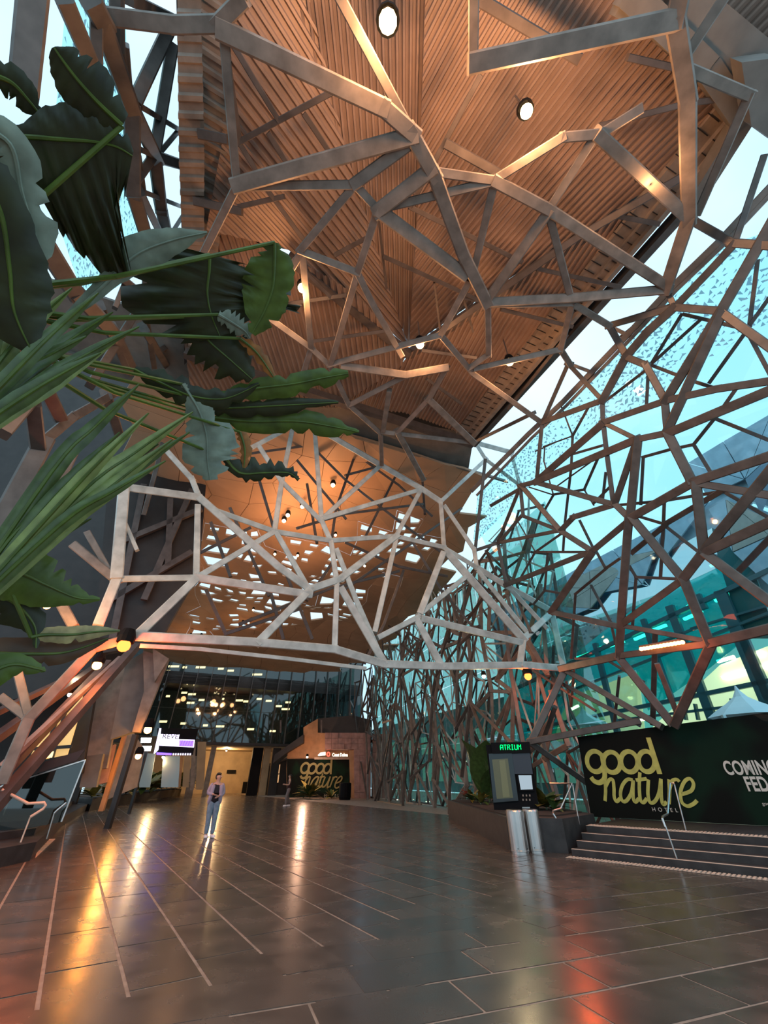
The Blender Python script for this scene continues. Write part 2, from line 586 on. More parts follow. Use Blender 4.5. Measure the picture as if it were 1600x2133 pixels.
traces('''
H 70,-20 50,180
h 130,-10 190,132
H 180,-15 205,30 275,225 322,322
m 201,20 201,152
m 240,-10 240,110
t 252,-10 254,110 270,205
m 258,100 268,215
h 355,55 280,215
h 358,105 322,322
H 322,322 335,430 350,500
H 275,225 277,400 308,505
m 320,325 276,388
t 290,220 370,268
t 333,318 372,272
h 322,325 400,350 495,385
m 265,-5 365,42
t 295,398 382,432
m 292,400 338,495
t 390,435 358,485
h 300,685 378,812
m 398,690 330,732
t 335,728 392,750
t 300,400 290,330
t 290,310 322,325
m 210,640 260,760
m 395,740 388,800
H 88,925 -10,1110
m 90,920 150,870 238,820
h 68,845 78,925
h 222,825 248,905
H 85,497 150,600 235,692 272,765
m 130,760 10,900
m 230,560 330,640
t 280,540 240,640
m 310,500 300,640 320,760
m 290,640 190,800
h 40,700 120,860
m 160,930 60,1130
m 340,900 260,1010
m 350,880 330,960 300,1070
''', leftT, 0, 'L', 'b')
# ================================================================ corrugated roof
def corrugated(name, poly, pl, d2, pitch, depth, m, parent, key=None):
    """poly: picture points; pl: (point, normal) of the facet; d2: two picture points giving the rib direction"""
    p0, n = V(pl[0]), V(pl[1]).normalized(); P = [hit(x, y, p0, n) for x, y in poly]
    d = (hit(*d2[1], p0, n) - hit(*d2[0], p0, n)).normalized(); e = n.cross(d)
    q = [((p - p0).dot(d), (p - p0).dot(e)) for p in P]
    lo, hi = min(b for a, b in q), max(b for a, b in q); mb = MB()
    prof = [(0, 0), (.3, 0), (.42, 1), (.85, 1), (1, 0)]
    def span(s):
        xs = []
        for i in range(len(q)):
            (a1, b1), (a2, b2) = q[i], q[(i + 1) % len(q)]
            if (b1 <= s) != (b2 <= s): xs.append(a1 + (a2 - a1) * (s - b1) / (b2 - b1))
        xs.sort(); return xs
    k = int((hi - lo) / pitch) + 1
    for i in range(k):
        for (u0, h0), (u1, h1) in zip(prof[:-1], prof[1:]):
            s0, s1 = lo + (i + u0) * pitch + 1e-4, lo + (i + u1) * pitch - 1e-4
            s0, s1 = max(s0, lo + 1e-3), min(s1, hi - 1e-3)
            if s1 <= s0: continue
            x0, x1 = span(s0), span(s1)
            if len(x0) != len(x1): x0 = x1 = span((s0 + s1) / 2)
            for j in range(0, len(x0) - 1, 2):
                vs = [p0 + d * x0[j] + e * s0 + n * h0 * depth, p0 + d * x0[j + 1] + e * s0 + n * h0 * depth,
                      p0 + d * x1[j + 1] + e * s1 + n * h1 * depth, p0 + d * x1[j] + e * s1 + n * h1 * depth]
                mb.add(vs, [(0, 1, 2, 3)])
    o = mb.build(name, m, parent); return o, P
roof = empty('roof', (0, 4, 15), kind='structure')
def pl3(*q):
    a, b, c = [PZ(x, y, z) for x, y, z in q]; n = (b - a).cross(c - a).normalized()
    return (a, n if n.z > 0 else -n)
VTX = (850, 722)
pA = pl3((470, 0, 15), (690, 180, 15.6), (850, 722, 16.2))
pM = pl3((690, 180, 15.6), (900, 0, 15.6), (850, 722, 16.2))
pR = pl3((900, 0, 15.4), (1420, 380, 15), (850, 722, 16.0))
pC = ((0, 0, 15), (0, 0, 1))
facets = [
 ('deck', [(455, -260), (645, -260), (645, 0), (690, 180), (720, 310), (850, 722), (600, 520), (430, 480), (462, 300), (472, 0)], pA, ((545, 0), (690, 230)), .2),
 ('deck', [(590, -260), (905, -260), (905, 0), (880, 400), (852, 722), (700, 310), (655, 180), (610, 0)], pM, ((760, 60), (775, 330)), .16),
 ('deck', [(895, -260), (1180, -260), (1560, -260), (1640, 60), (1600, 200), (1440, 340), (1215, 482), (1050, 590), (852, 724), (872, 400)], pR, ((1225, 300), (1085, 460)), .17),
 ('deck', [(852, 738), (1050, 604), (1215, 494), (1440, 350), (1480, 370), (1420, 410), (985, 912), (840, 860), (700, 850), (835, 760)], pC, ((1170, 560), (1080, 700)), .17),
 ('deck', [(1240, -260), (1660, -260), (1660, 190), (1440, 340), (1370, 200)], ((0, 0, 15.6), (0, 0, 1)), ((1225, 300), (1085, 460)), .2),
 ('deck', [(385, 300), (440, 470), (600, 530), (745, 615), (848, 738), (835, 765), (700, 850), (400, 830), (380, 700)], ((0, 0, 14.9), (0, 0, 1)), ((560, 560), (600, 700)), .2)]
for nm, poly, pl, dd, pit in facets:
    corrugated(nm, poly, pl, dd, pit, .06, M_['deck'], roof)
def slab(poly, zf, th, name, m, parent):
    mb = MB(); mb.prism([zf(x, y) for x, y in poly], V((0, 0, th))); return mb.build(name, m, parent)
# closing sheet above the decks so that no sky leaks through the ribs
for poly, z in (([(360, -270), (905, -270), (1180, -270), (1560, -270), (1640, 170), (1440, 340), (1210, 488), (860, 700), (600, 520), (380, 480)], 17.0),):
    slab(poly, lambda x, y: PZ(x, y, z), .1, 'roof_sheet', M_['dark'], roof)
for poly, z in (([(862, 745), (1215, 500), (1440, 358), (1400, 430), (990, 905), (700, 850)], 15.3), ([(388, 420), (600, 535), (740, 618), (845, 745), (700, 850), (400, 835)], 15.2)):
    slab(poly, lambda x, y: PZ(x, y, z), .1, 'roof_sheet', M_['dark'], roof)
# left soffit band with cross ribs, right gutter soffits
band = [(365, -260), (412, -260), (418, 0), (425, 300), (425, 560), (388, 720), (372, 330)]
corrugated('soffit_band', band, ((0, 0, 14.4), (0, 0, 1)), ((380, 210), (420, 212)), .3, .05, M_['gutter'], roof)
band2 = [(408, -260), (475, -260), (478, 200), (468, 420), (430, 700), (386, 750), (418, 560), (418, 0)]
corrugated('soffit_band', band2, ((0, 0, 14.75), (0, 0, 1)), ((420, 200), (460, 225)), .26, .06, M_['gutter'], roof)
slab([(362, -260), (480, -260), (440, 700), (384, 760)], lambda x, y: PZ(x, y, 15.0), .3, 'edge_cap', M_['dark'], roof)
mb = MB()
def edge(p, q, z, w0, w1, th):
    a, b = PZ(*p, z), PZ(*q, z); d = (b - a).normalized(); e = d.cross(Z)
    return [a + e * w0, b + e * w0, b + e * w1, a + e * w1]
for w0, w1, zz, nm in ((-.42, -.02, 14.7, 'gutter'), (-.92, -.5, 14.85, 'gutter'), (-.1, .05, 14.5, 'edge_cap')):
    MB().prism(edge((1640, 155), (985, 915), zz, w0, w1, .3), V((0, 0, .35))).build(nm, M_['gutter'], roof)
# seams on the gutters
a, b = PZ(1640, 155, 14.68), PZ(985, 915, 14.68); d = (b - a); e = d.normalized().cross(Z)
mb = MB()
for i in range(46):
    p = a + d * (i / 46); mb.box(p + e * -.22, d.normalized() * .012, e * .2, Z * .01); mb.box(p + e * -.71 + Z * .15, d.normalized() * .012, e * .2, Z * .01)
mb.build('gutter_seams', M_['dark'], roof, 'stuff')
# deep dark edge beams of the deck
for p, q, z in (((1440, 420), (985, 925), 14.9), ((985, 925), (385, 735), 14.6), ((1215, 492), (852, 738), 15.2), ((852, 738), (600, 535), 15.0)):
    MB().bar(PZ(*p, z), PZ(*q, z), .25, .35).build('edge_beam', M_['dark_steel'], roof)
MB().prism([ABZ(10.6, -9, 15.35), ABZ(14.2, -9, 15.2), ABZ(14.2, 11, 15.2), ABZ(10.6, 9.2, 15.35)], Z * .1).build('link_soffit', M_['fascia'], roof)
MB().prism([ABZ(13.2, -9, 14.95), ABZ(13.4, -9, 15.3), ABZ(13.4, 13, 15.3), ABZ(13.2, 13, 14.95)], AX * .1).build('link_fascia', M_['fascia'], roof)
# clerestory sheets lit by the sky in the notch
corrugated('notch_sheet', [(778, 612), (802, 610), (828, 632), (845, 700), (838, 716)], ((0, 0, 17.2), (0, 0, 1)), ((795, 620), (835, 700)), .14, .05, M_['white'], roof)
corrugated('notch_sheet', [(828, 655), (905, 690), (845, 716)], ((0, 0, 17.5), (0, 0, 1)), ((900, 665), (845, 705)), .14, .05, M_['white'], roof)
# corner fascia at upper right
fas = [(1425, -30), (1470, -30), (1620, 95), (1620, 300), (1560, 245), (1440, 150)]
slab(fas, lambda x, y: PZ(x, y, 14.2), .5, 'corner_fascia', M_['fascia'], roof)
slab([(1545, 130), (1620, 120), (1620, 300), (1565, 260)], lambda x, y: PZ(x, y, 13.6), .5, 'corner_fascia', M_['fascia'], roof)
for k_z, (p, q) in enumerate((((1300, -20), (1470, 140)), ((1470, 140), (1545, 250)), ((1545, 250), (1440, 420)), ((1290, 0), (1390, 60)))):
    MB().bar(PZ(*p, 14.35 + .03 * k_z), PZ(*q, 14.35 + .03 * k_z), .4, .4).build('edge_beam', M_['fascia'], roof)
# ================================================================ glazing of the right wall
gl = empty('right_glazing', PW(1300, 1200, .8), kind='structure')
def pane(poly, m, off=.75, name='pane', f=PW):
    P = [f(x, y, off) for x, y in poly]; a = AX
    n = (LT + Z * .33).normalized(); b = n.cross(a)
    quadgrid(name, P, m, gl, uvs=[(p.dot(a), p.dot(b)) for p in P])
pane([(1108, 912), (1409, 604), (1503, 514), (1900, 385), (1900, 560), (1560, 690), (1440, 780), (1230, 905), (1115, 1005)], G['frit'])
pane([(995, 1030), (1108, 912), (1115, 1005), (1010, 1110), (985, 1140)], G['frit'])
pane([(1115, 1005), (1230, 905), (1440, 780), (1560, 690), (1900, 560), (1900, 1320), (1400, 1400), (1150, 1420), (1000, 1110)], G['right'])
pane([(1150, 1420), (1400, 1400), (1900, 1320), (1900, 1520), (1330, 1520), (1105, 1545)], G['right'])
# left wall glass with frit
P = [PB(x, y, -5.2) for x, y in [(140, -20), (258, -20), (270, 210), (280, 420), (300, 560), (180, 640), (100, 400)]]
quadgrid('pane', P, G['frit'], gl, uvs=[(p.dot(AX), p.z) for p in P])
# ================================================================ floor of long basalt pavers
floor = MB().add([ABZ(a, b, -.005) for a, b in ((-6, -30), (-6, 30), (75, 30), (75, -30))], [(0, 3, 2, 1)]).build('floor', M_['grout'])
tag(floor, kind='structure')
rnd = random.Random(7)
pm = [unitmesh('paver', M_['basalt'])]
for k in range(3):
    c = [(.080, .061, .050), (.066, .053, .046), (.10, .076, .062)][k]
    pm.append(unitmesh('paver', mat('wet_basalt_%s' % 'abc'[k], c, .25, 0, .6, noise=.2, nscale=2.5, rvar=.05)))
pA0, pB0 = PZ(800, 1922, 0), PZ(150, 2120, 0)
def zoneB(p): return (pB0 - pA0).cross(p - pA0).z > 0 
cells = []
def grid(ang, zone, z, off):
    e2 = V((math.sin(math.radians(ang)), math.cos(math.radians(ang)), 0)); e1 = V((e2.y, -e2.x, 0))
    for i in range(-8, 100):
        v = i * .62 + off
        for j in range(-26, 26):
            L = 1.25; u = (j + (i % 3) * .37) * L
            p = (e1 * u + e2 * v) if zone == 'B' else (e1 * v * 1.0 + e2 * u)
            if zone == 'A': p = e1 * (j * .62) + e2 * ((i + (j % 3) * .33) * L + off)
            a, b = p.dot(AX), p.dot(LT)
            if a < 0 or a > 62 or b < -14 or b > 22: continue
            if zone == 'B' and not zoneB(p): continue
            if zone == 'A' and (pB0 - pA0).cross(p - pA0).z / (pB0 - pA0).length > 1.3: continue
            d = p.length
            cells.append((d, p, e1 if zone == 'B' else e2, z))
grid(-20, 'B', .0, .1); grid(-33, 'A', 0, .2)
def infr(p, mg=1):
    q = p - CAM; k = q.dot(Fv)
    if k <= .1: return False
    x = 800 + FPX * q.dot(Rv) / k; y = 1066.5 - FPX * q.dot(Uv) / k
    return -90 - 400 * mg < x < 1690 + 500 * mg and y < 2250 + 900 * mg
vis = sorted([c for c in cells if infr(c[1])], key=lambda c: (not infr(c[1], 0), c[0]))
far = MB()
for k, (d, p, e, z) in enumerate(vis):
    n = V((-e.y, e.x, 0)); h = rnd.uniform(-.0015, .0015)
    if k < 290 and infr(p, 0):
        o = bpy.data.objects.new('paver', pm[rnd.randrange(4)]); COL.objects.link(o)
        R = Matrix((e, n, Z)).transposed().to_4x4()
        o.matrix_basis = Matrix.Translation(p + Z * (z - .02 + h)) @ R @ Matrix.Diagonal((1.225, .585, .04, 1)); setp(o, floor)
    else:
        far.box(p + Z * (z - .02 + h), e * .617, n * .3, Z * .02)
far.build('distant_pavers', M_['basalt'], floor, 'stuff')
# ================================================================ the lower vault beyond the portal
vault = empty('ceiling', ABZ(28, 4, 13.5), kind='structure')
v0 = ABZ(13.2, 0, 14.9); vn = (ABZ(44, 0, 11.6) - v0).cross(LT).normalized()
if vn.z < 0: vn = -vn
def VP(a, b, j=0): return ABZ(a, b, 14.9 - (a - 13.2) * 3.3 / 30.8 + j)
def px(p):
    q = p - CAM; k = q.dot(Fv); return (800 + FPX * q.dot(Rv) / k, 1066.5 - FPX * q.dot(Uv) / k) if k > 0 else (1e5, 1e5)
def inpoly(x, y, P):
    c = False
    for i in range(len(P)):
        (x1, y1), (x2, y2) = P[i], P[i - 1]
        if (y1 > y) != (y2 > y) and x < (x2 - x1) * (y - y1) / (y2 - y1) + x1: c = not c
    return c
VREG = [(250, 640), (985, 900), (995, 960), (985, 1050), (965, 1130), (910, 1230), (800, 1360), (690, 1400), (560, 1400), (290, 1385), (300, 1250)]
HREG = [(395, 1095), (560, 1130), (700, 1120), (900, 1075), (905, 1150), (820, 1210), (760, 1250), (700, 1300), (560, 1300), (380, 1330), (400, 1200)]
rg = random.Random(3); ga, gb = 22, 15
pts = {}
for i in range(ga + 1):
    for j in range(gb + 1):
        a = 13.2 + i * 1.55 + rg.uniform(-.45, .45) * (0 < i < ga); b = -9 + j * 1.75 + rg.uniform(-.55, .55)
        pts[i, j] = VP(a, b, rg.uniform(-.12, .12))
for i in range(ga):
    for j in range(gb):
        q = [pts[i, j], pts[i + 1, j], pts[i + 1, j + 1], pts[i, j + 1]]; c = sum(q, V()) / 4; x, y = px(c)
        if not inpoly(x, y, VREG) or c.dot(LT) > 14.3 + (c.dot(AX) - 12.8) * .105: continue
        mb = MB()
        if inpoly(x, y, HREG) and rg.random() < .9:
            n = 1 if rg.random() < .35 else 2
            def bl(u, v): return (q[0] * (1 - u) + q[1] * u) * (1 - v) + (q[3] * (1 - u) + q[2] * u) * v
            gp = {(s, t): bl((s + rg.uniform(-.16, .16) * (0 < s < n)) / n, (t + rg.uniform(-.16, .16) * (0 < t < n)) / n) for s in range(n + 1) for t in range(n + 1)}
            for s in range(n):
                for t in range(n):
                    r4 = [gp[s, t], gp[s + 1, t], gp[s + 1, t + 1], gp[s, t + 1]]; cc = sum(r4, V()) / 4
                    if rg.random() < .68:
                        k = rg.uniform(.5, .82); inn = [cc + (p - cc) * (k * rg.uniform(.75, 1.1)) for p in r4]
                        mb.add(r4 + inn, [(m, (m + 1) % 4, 4 + (m + 1) % 4, 4 + m) for m in range(4)])
                        up = [p + Z * .12 for p in inn]; mb.add(inn + up, [(m, (m + 1) % 4, 4 + (m + 1) % 4, 4 + m) for m in range(4)])
                    else: mb.add(r4, [(0, 1, 2, 3)])
        else:
            ins = [c + (p - c) * .985 for p in q]; mb.add(ins + [p + Z * .12 for p in q], [(0, 1, 2, 3)] + [(m, (m + 1) % 4, 4 + (m + 1) % 4, 4 + m) for m in range(4)])
        mb.build('panel', M_['vault'], vault)
# side flank of the vault, dark
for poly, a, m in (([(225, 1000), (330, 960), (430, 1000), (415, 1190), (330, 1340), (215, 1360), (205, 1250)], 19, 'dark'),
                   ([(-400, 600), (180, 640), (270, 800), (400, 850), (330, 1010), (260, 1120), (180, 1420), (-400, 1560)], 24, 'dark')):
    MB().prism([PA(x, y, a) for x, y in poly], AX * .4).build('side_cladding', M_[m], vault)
for seg in (((300, 1010), (235, 1330)), ((400, 1020), (300, 1250)), ((355, 1040), (350, 1180)), ((250, 1130), (420, 1060)), ((230, 1250), (400, 1150))):
    MB().bar(PA(*seg[0], 18.7), PA(*seg[1], 18.7), .25, .2, AX).build('cladding_rib', M_['dark_steel'], vault)
# ================================================================ far stretch of the right-hand glass wall
def FW(a, z, off=0): return ABZ(a, 13.2 + (a - 12.8) * .105 + off, z)
for li, (off, step, wd, seed, key) in enumerate(((0, 2.0, .2, 5, 'r'), (1.0, 1.7, .13, 9, 'd'), (-1.3, 2.3, .15, 12, 'b'), (.5, 1.9, .085, 20, 'p'))):
    T = empty('far_wall_truss', FW(28, 0, off), ['pale steel lattice of the far right wall, middle layer', 'thin dark lattice of the far right wall, layer nearest its glass', 'innermost steel lattice of the far right wall, over the pavement', 'finest pale rods threaded through the far right wall lattice'][li], 'truss', 'far wall lattices')
    r2 = random.Random(seed); nA = int(33 / step); nZ = int(13.6 / step); g = {}
    for i in range(nA + 1):
        for j in range(nZ + 1):
            g[i, j] = FW(12.9 + i * step + r2.uniform(-.5, .5) * step * .9, max(0, j * step + r2.uniform(-.5, .5) * step * .9) if j else 0, off)
    for i in range(nA + 1):
        for j in range(nZ + 1):
            for di, dj, pr in ((1, 0, .5), (0, 1, .75), (1, 1, .33), (-1, 1, .3)):
                if (i + di, j + dj) in g and r2.random() < pr:
                    strut(g[i, j], g[i + di, j + dj], wd * r2.uniform(.7, 1.2), wd * 1.3, T, key)
fg = empty('far_glazing', FW(28, 0, 1.9), kind='structure')
for i in range(16):
    a0, a1 = 12.8 + i * 2.1, 12.8 + (i + 1) * 2.1
    for z0, z1 in ((0, 3.4), (3.4, 7), (7, 10.5), (10.5, 14)):
        q = [FW(a0, z0, 1.7), FW(a1 - .04, z0, 1.7), FW(a1 - .04, z1 - .04, 1.7), FW(a0, z1 - .04, 1.7)]
        quadgrid('pane', q, G['far'], fg, uvs=[(p.dot(AX), p.z) for p in q])
# ================================================================ glazed end wall with fins and glowing strips for its reflected lights
EA = 50.0
ew = empty('end_wall', ABZ(EA, 3, 0), kind='structure')
rr = random.Random(21)
for i in range(17):
    b0 = -6.5 + i * 1.45
    for z0, z1 in ((4.4, 7.5), (7.5, 10.6), (10.6, 14.6)):
        quadgrid('pane', [ABZ(EA, b0, z0), ABZ(EA, b0 + 1.4, z0), ABZ(EA, b0 + 1.4, z1 - .05), ABZ(EA, b0, z1 - .05)], G['dark'], ew)
    MB().box(ABZ(EA - .2, b0 - .02, 9.5), AX * .18, LT * .03, Z * 5.1).build('fin', M_['dark_steel'], ew)
MB().box(ABZ(EA + 5, 4, 9.6), AX * .2, LT * 16, Z * 5.4).build('back_wall', mat('dark_green_wall', (.035, .05, .05), .6, noise=.3), ew)
MB().box(ABZ(EA + 2.5, 4, 4.4), AX * 2.9, LT * 14, Z * .12).build('floor_slab', M_['dark'], ew)
MB().box(ABZ(EA + 2.5, 4, 10.4), AX * 2.5, LT * 14, Z * .6).build('floor_slab', M_['dark'], ew)
eb = emat('warm_reflection_glow', (1, .7, .33), 5)  # bars behind the glass glow in place of lights reflected in it
SL = [(345, 1398, 18), (362, 1388, 22), (385, 1390, 9), (418, 1390, 20), (460, 1393, 12), (480, 1397, 14), (536, 1405, 20), (560, 1418, 18), (384, 1443, 12), (400, 1446, 16), (397, 1464, 16), (420, 1458, 12), (498, 1459, 16), (512, 1461, 10), (540, 1456, 10), (560, 1460, 12), (580, 1471, 14), (340, 1503, 16), (382, 1507, 12), (428, 1511, 10), (455, 1513, 10), (464, 1513, 6), (522, 1519, 14), (568, 1523, 12), (350, 1450, 8), (440, 1462, 4), (465, 1456, 4), (600, 1463, 10), (595, 1477, 16)]
for x, y, w in SL:
    p, q = PA(x - w / 2, y, EA + 2.2), PA(x + w / 2, y, EA + 2.2)
    MB().box((p + q) / 2, (q - p) / 2, AX * .1, Z * .09).build('reflected_strip', eb, ew)
# lower hall under it: tan wall, ceiling, side panels
MB().box(ABZ(EA + 9, 5, 2.2), AX * .2, LT * 14, Z * 2.3).build('hall_wall', M_['tan'], ew)
MB().box(ABZ(EA + 4.5, 5, 4.25), AX * 4.5, LT * 14, Z * .1).build('hall_ceiling', M_['tan'], ew)
for x, w, m in ((405, 12, 'gutter'), (437, 8, 'gutter'), (532, 18, 'black'), (552, 12, 'tan'), (572, 14, 'dark')):
    p = PA(x, 1600, EA + .5); MB().box(V((p.x, p.y, 2.15)), LT * w / 34, AX * .25, Z * 2.15).build('hall_pier', M_[m], ew)
MB().box(PA(482, 1607, EA + 8.6), LT * .5, AX * .05, Z * .16).build('hall_sign', M_['black'], ew)
MB().box(ABZ(EA + 8.6, 9.5, .55), LT * 2.6, AX * .2, Z * .55).build('hall_counter', M_['black'], ew)
# ================================================================ exterior building on the right
EBP = 24.0
bld = empty('museum_building', ABZ(10, EBP, 0), 'angular building outside with zinc panels over teal lit glass', 'building')
def EB(x, y, o=0): return PB(x, y, EBP + o)
def tri_panels(poly, m, m2, seed, step, o=0):
    r3 = random.Random(seed); P = [EB(x, y, o) for x, y in poly]
    q = [(p.dot(AX), p.z) for p in P]; a0, a1 = min(t[0] for t in q), max(t[0] for t in q); z0, z1 = min(t[1] for t in q), max(t[1] for t in q)
    na, nz_ = max(2, int((a1 - a0) / step)), max(2, int((z1 - z0) / step)); g = {}
    for i in range(na + 1):
        for j in range(nz_ + 1):
            g[i, j] = (a0 + (a1 - a0) * i / na + (r3.uniform(-.3, .3) * step if 0 < i < na else 0), z0 + (z1 - z0) * j / nz_ + (r3.uniform(-.3, .3) * step if 0 < j < nz_ else 0), r3.uniform(0, .25))
    for i in range(na):
        for j in range(nz_):
            c = [(i, j), (i + 1, j), (i + 1, j + 1), (i, j + 1)]
            for t in (((0, 1, 2), (0, 2, 3)) if r3.random() < .5 else ((0, 1, 3), (1, 2, 3))):
                tri = [g[c[k]] for k in t]; ca = sum(k[0] for k in tri) / 3; cz = sum(k[1] for k in tri) / 3
                if not inpoly(ca, cz, q): continue
                W3 = [ABZ(ca + (k[0] - ca) * .97, EBP + o - k[2], cz + (k[1] - cz) * .97) for k in tri]
                MB().prism(W3, LT * .1).build('panel', m if r3.random() < .7 else m2, bld)
def ebslab(poly, o, th, name, m): return MB().prism([EB(x, y, o) for x, y in poly], LT * th).build(name, m, bld)
Z1 = [(1478, 940), (1620, 876), (1620, 1060), (1500, 1024), (1480, 1045)]
Z2 = [(1040, 1272), (1480, 1045), (1500, 1028), (1620, 1075), (1620, 1240), (1590, 1240), (1545, 1120), (1483, 1100), (1180, 1262), (1110, 1330), (1040, 1400)]
ebslab(Z1, .3, 3, 'upper_block', M_['zinc']); ebslab(Z2, .3, .5, 'parapet_wall', M_['zinc'])
tri_panels(Z1, M_['zinc'], mat('zinc_panel_dark', (.16, .2, .27), .5, .3), 2, 2.4)
tri_panels([(1040, 1272), (1480, 1045), (1483, 1100), (1180, 1262), (1110, 1330), (1040, 1400)], M_['zinc'], mat('zinc_panel_blue', (.17, .23, .33), .5, .3), 4, 2.6)
tri_panels([(1520, 1040), (1620, 1080), (1620, 1240), (1590, 1240), (1545, 1120), (1500, 1100)], M_['zinc2'], M_['zinc'], 5, 2.2)
tri_panels([(1185, 1215), (1370, 1120), (1330, 1190), (1180, 1290)], M_['zinc2'], M_['zinc'], 6, 2.2, -.12)
ebslab([(1110, 1330), (1180, 1262), (1483, 1100), (1500, 1180), (1330, 1260), (1250, 1320), (1150, 1400), (1080, 1430)], .1, .06, 'sky_glass', G['blue'])
ebslab([(1483, 1100), (1545, 1120), (1620, 1330), (1550, 1330), (1500, 1180)], 0, .06, 'corner_glass', mat('dark_teal_panel', (.01, .09, .10), .15))
tealm = mat('teal_mullion', (.03, .09, .11), .4)
# lit storeys: glass in front, rooms with lamps behind
row = [(1080, 1430), (1150, 1400), (1250, 1320), (1330, 1260), (1500, 1180), (1555, 1330), (1480, 1390), (1350, 1480), (1325, 1395), (1185, 1425), (1150, 1555), (1080, 1560)]
ebslab(row, .05, .04, 'curtain_glass', G['teal'])
lit = mat('lit_room_wall', (.62, .68, .42), .8, emis=(.75, .85, .42), estr=.32)
lit2 = mat('lit_room_teal', (.3, .62, .6), .8, emis=(.06, .42, .5), estr=.28)
ebslab([(1050, 1330), (1640, 1120), (1640, 1600), (1050, 1600)], 5, .1, 'room_wall', lit2)
ebslab([(1310, 1560), (1500, 1385), (1640, 1330), (1640, 1600), (1310, 1600)], .3, .05, 'lit_blind', mat('yellow_blind', (.75, .72, .45), .8, emis=(1, .9, .5), estr=.75))
ebslab([(1190, 1450), (1330, 1400), (1345, 1540), (1140, 1545)], 2, .05, 'room_wall', lit)
ebslab([(1325, 1395), (1185, 1425), (1150, 1555), (1330, 1540)], .05, .04, 'curtain_glass', G['clear'])
tube = emat('tube_lamp_glow', (1, .75, .4), 9)
for x0, y0, x1, y1 in ((1490, 1252, 1520, 1236), (1512, 1238, 1548, 1222), (1425, 1290, 1448, 1280), (1445, 1282, 1462, 1272), (1362, 1312, 1388, 1302), (1322, 1332, 1350, 1320), (1270, 1346, 1300, 1336), (1250, 1350, 1278, 1340), (1195, 1372, 1222, 1364), (1215, 1366, 1240, 1356), (1505, 1412, 1535, 1404), (1532, 1404, 1562, 1396), (1495, 1378, 1530, 1368), (1570, 1365, 1592, 1360), (1588, 1390, 1610, 1384), (1420, 1275, 1436, 1262), (1340, 1425, 1350, 1440), (1185, 1480, 1205, 1470), (1480, 1180, 1506, 1166), (1325, 1500, 1345, 1498)):
    p, q = EB(x0, y0, .2), EB(x1, y1, .2); MB().bar(p, q, .14, .14).build('tube_lamp', tube, bld)
for a, b, w in (((1500, 1230), (1640, 1560), .55), ((1395, 1262), (1500, 1540), .45), ((1450, 1240), (1465, 1270), .5), ((1340, 1290), (1400, 1460), .3), ((1080, 1432), (1620, 1180), .22), ((1110, 1470), (1620, 1270), .12), ((1100, 1520), (1620, 1415), .2), ((1240, 1340), (1290, 1540), .35), ((1160, 1390), (1200, 1540), .3), ((1550, 1330), (1640, 1540), .4), ((1290, 1500), (1620, 1460), .12), ((1430, 1500), (1424, 1470), .1), ((1455, 1500), (1448, 1466), .1), ((1530, 1490), (1524, 1455), .1), ((1440, 1310), (1600, 1262), .1), ((1300, 1370), (1470, 1300), .1)):
    MB().bar(EB(*a, -.15), EB(*b, -.15), w, .2, LT).build('mullion', tealm, bld)
# second, darker block farther along
bl2 = empty('street_building', ABZ(45, 34, 0), 'dark block outside beyond the far end of the glass wall', 'building')
MB().box(ABZ(55, 40, 4.6), AX * 34, LT * 8, Z * 4.6).build('block', mat('dark_block', (.05, .075, .075), .5, noise=.4, nscale=.3), bl2)
for i in range(26):
    a = 24 + (i % 13) * 4.4; z = 2.2 + (i // 13) * 3.2
    MB().box(ABZ(a, 31.95, z), AX * 1.7, LT * .05, Z * 1.1).build('window', emat('window_glow', (.35, .75, .65), .35) if i == 0 else bpy.data.materials['window_glow'], bl2)
# tents outside
def tent(c, r, h, label):
    t = empty('marquee', c, label, 'tent', 'white tents outside'); n = 8; v = []
    prof = [(r, 0), (r * .72, h * .22), (r * .42, h * .42), (r * .18, h * .62), (r * .07, h * .82), (0.02, h)]
    mb = MB()
    for q, zz in prof: mb.v += [tuple(V(c) + V((math.cos(2 * PI * i / n + .3) * q, math.sin(2 * PI * i / n + .3) * q, zz))) for i in range(n)]
    for k in range(len(prof) - 1):
        for i in range(n): mb.f.append((k * n + i, k * n + (i + 1) % n, (k + 1) * n + (i + 1) % n, (k + 1) * n + i))
    mb.build('canopy', M_['white'], t)
    for i in range(0, n, 2):
        p = V(c) + V((math.cos(2 * PI * i / n + .3) * r, math.sin(2 * PI * i / n + .3) * r, 0)); MB().bar((p.x, p.y, 0), p, .1).build('pole', M_['white'], t)
tent(PB(1560, 1492, 17), 1.15, .95, 'white peaked marquee seen over the right end of the black banner')
tent(PB(1222, 1512, 20), 1.2, 1.0, 'small white peaked marquee behind the left base of the glass wall')
tent(PB(1160, 1565, 19), 2.0, .6, 'low white marquee seen between the kiosk and the black banner')
tent(PB(1040, 1545, 24), 1.8, .7, 'low white marquee seen above the left top of the kiosk')
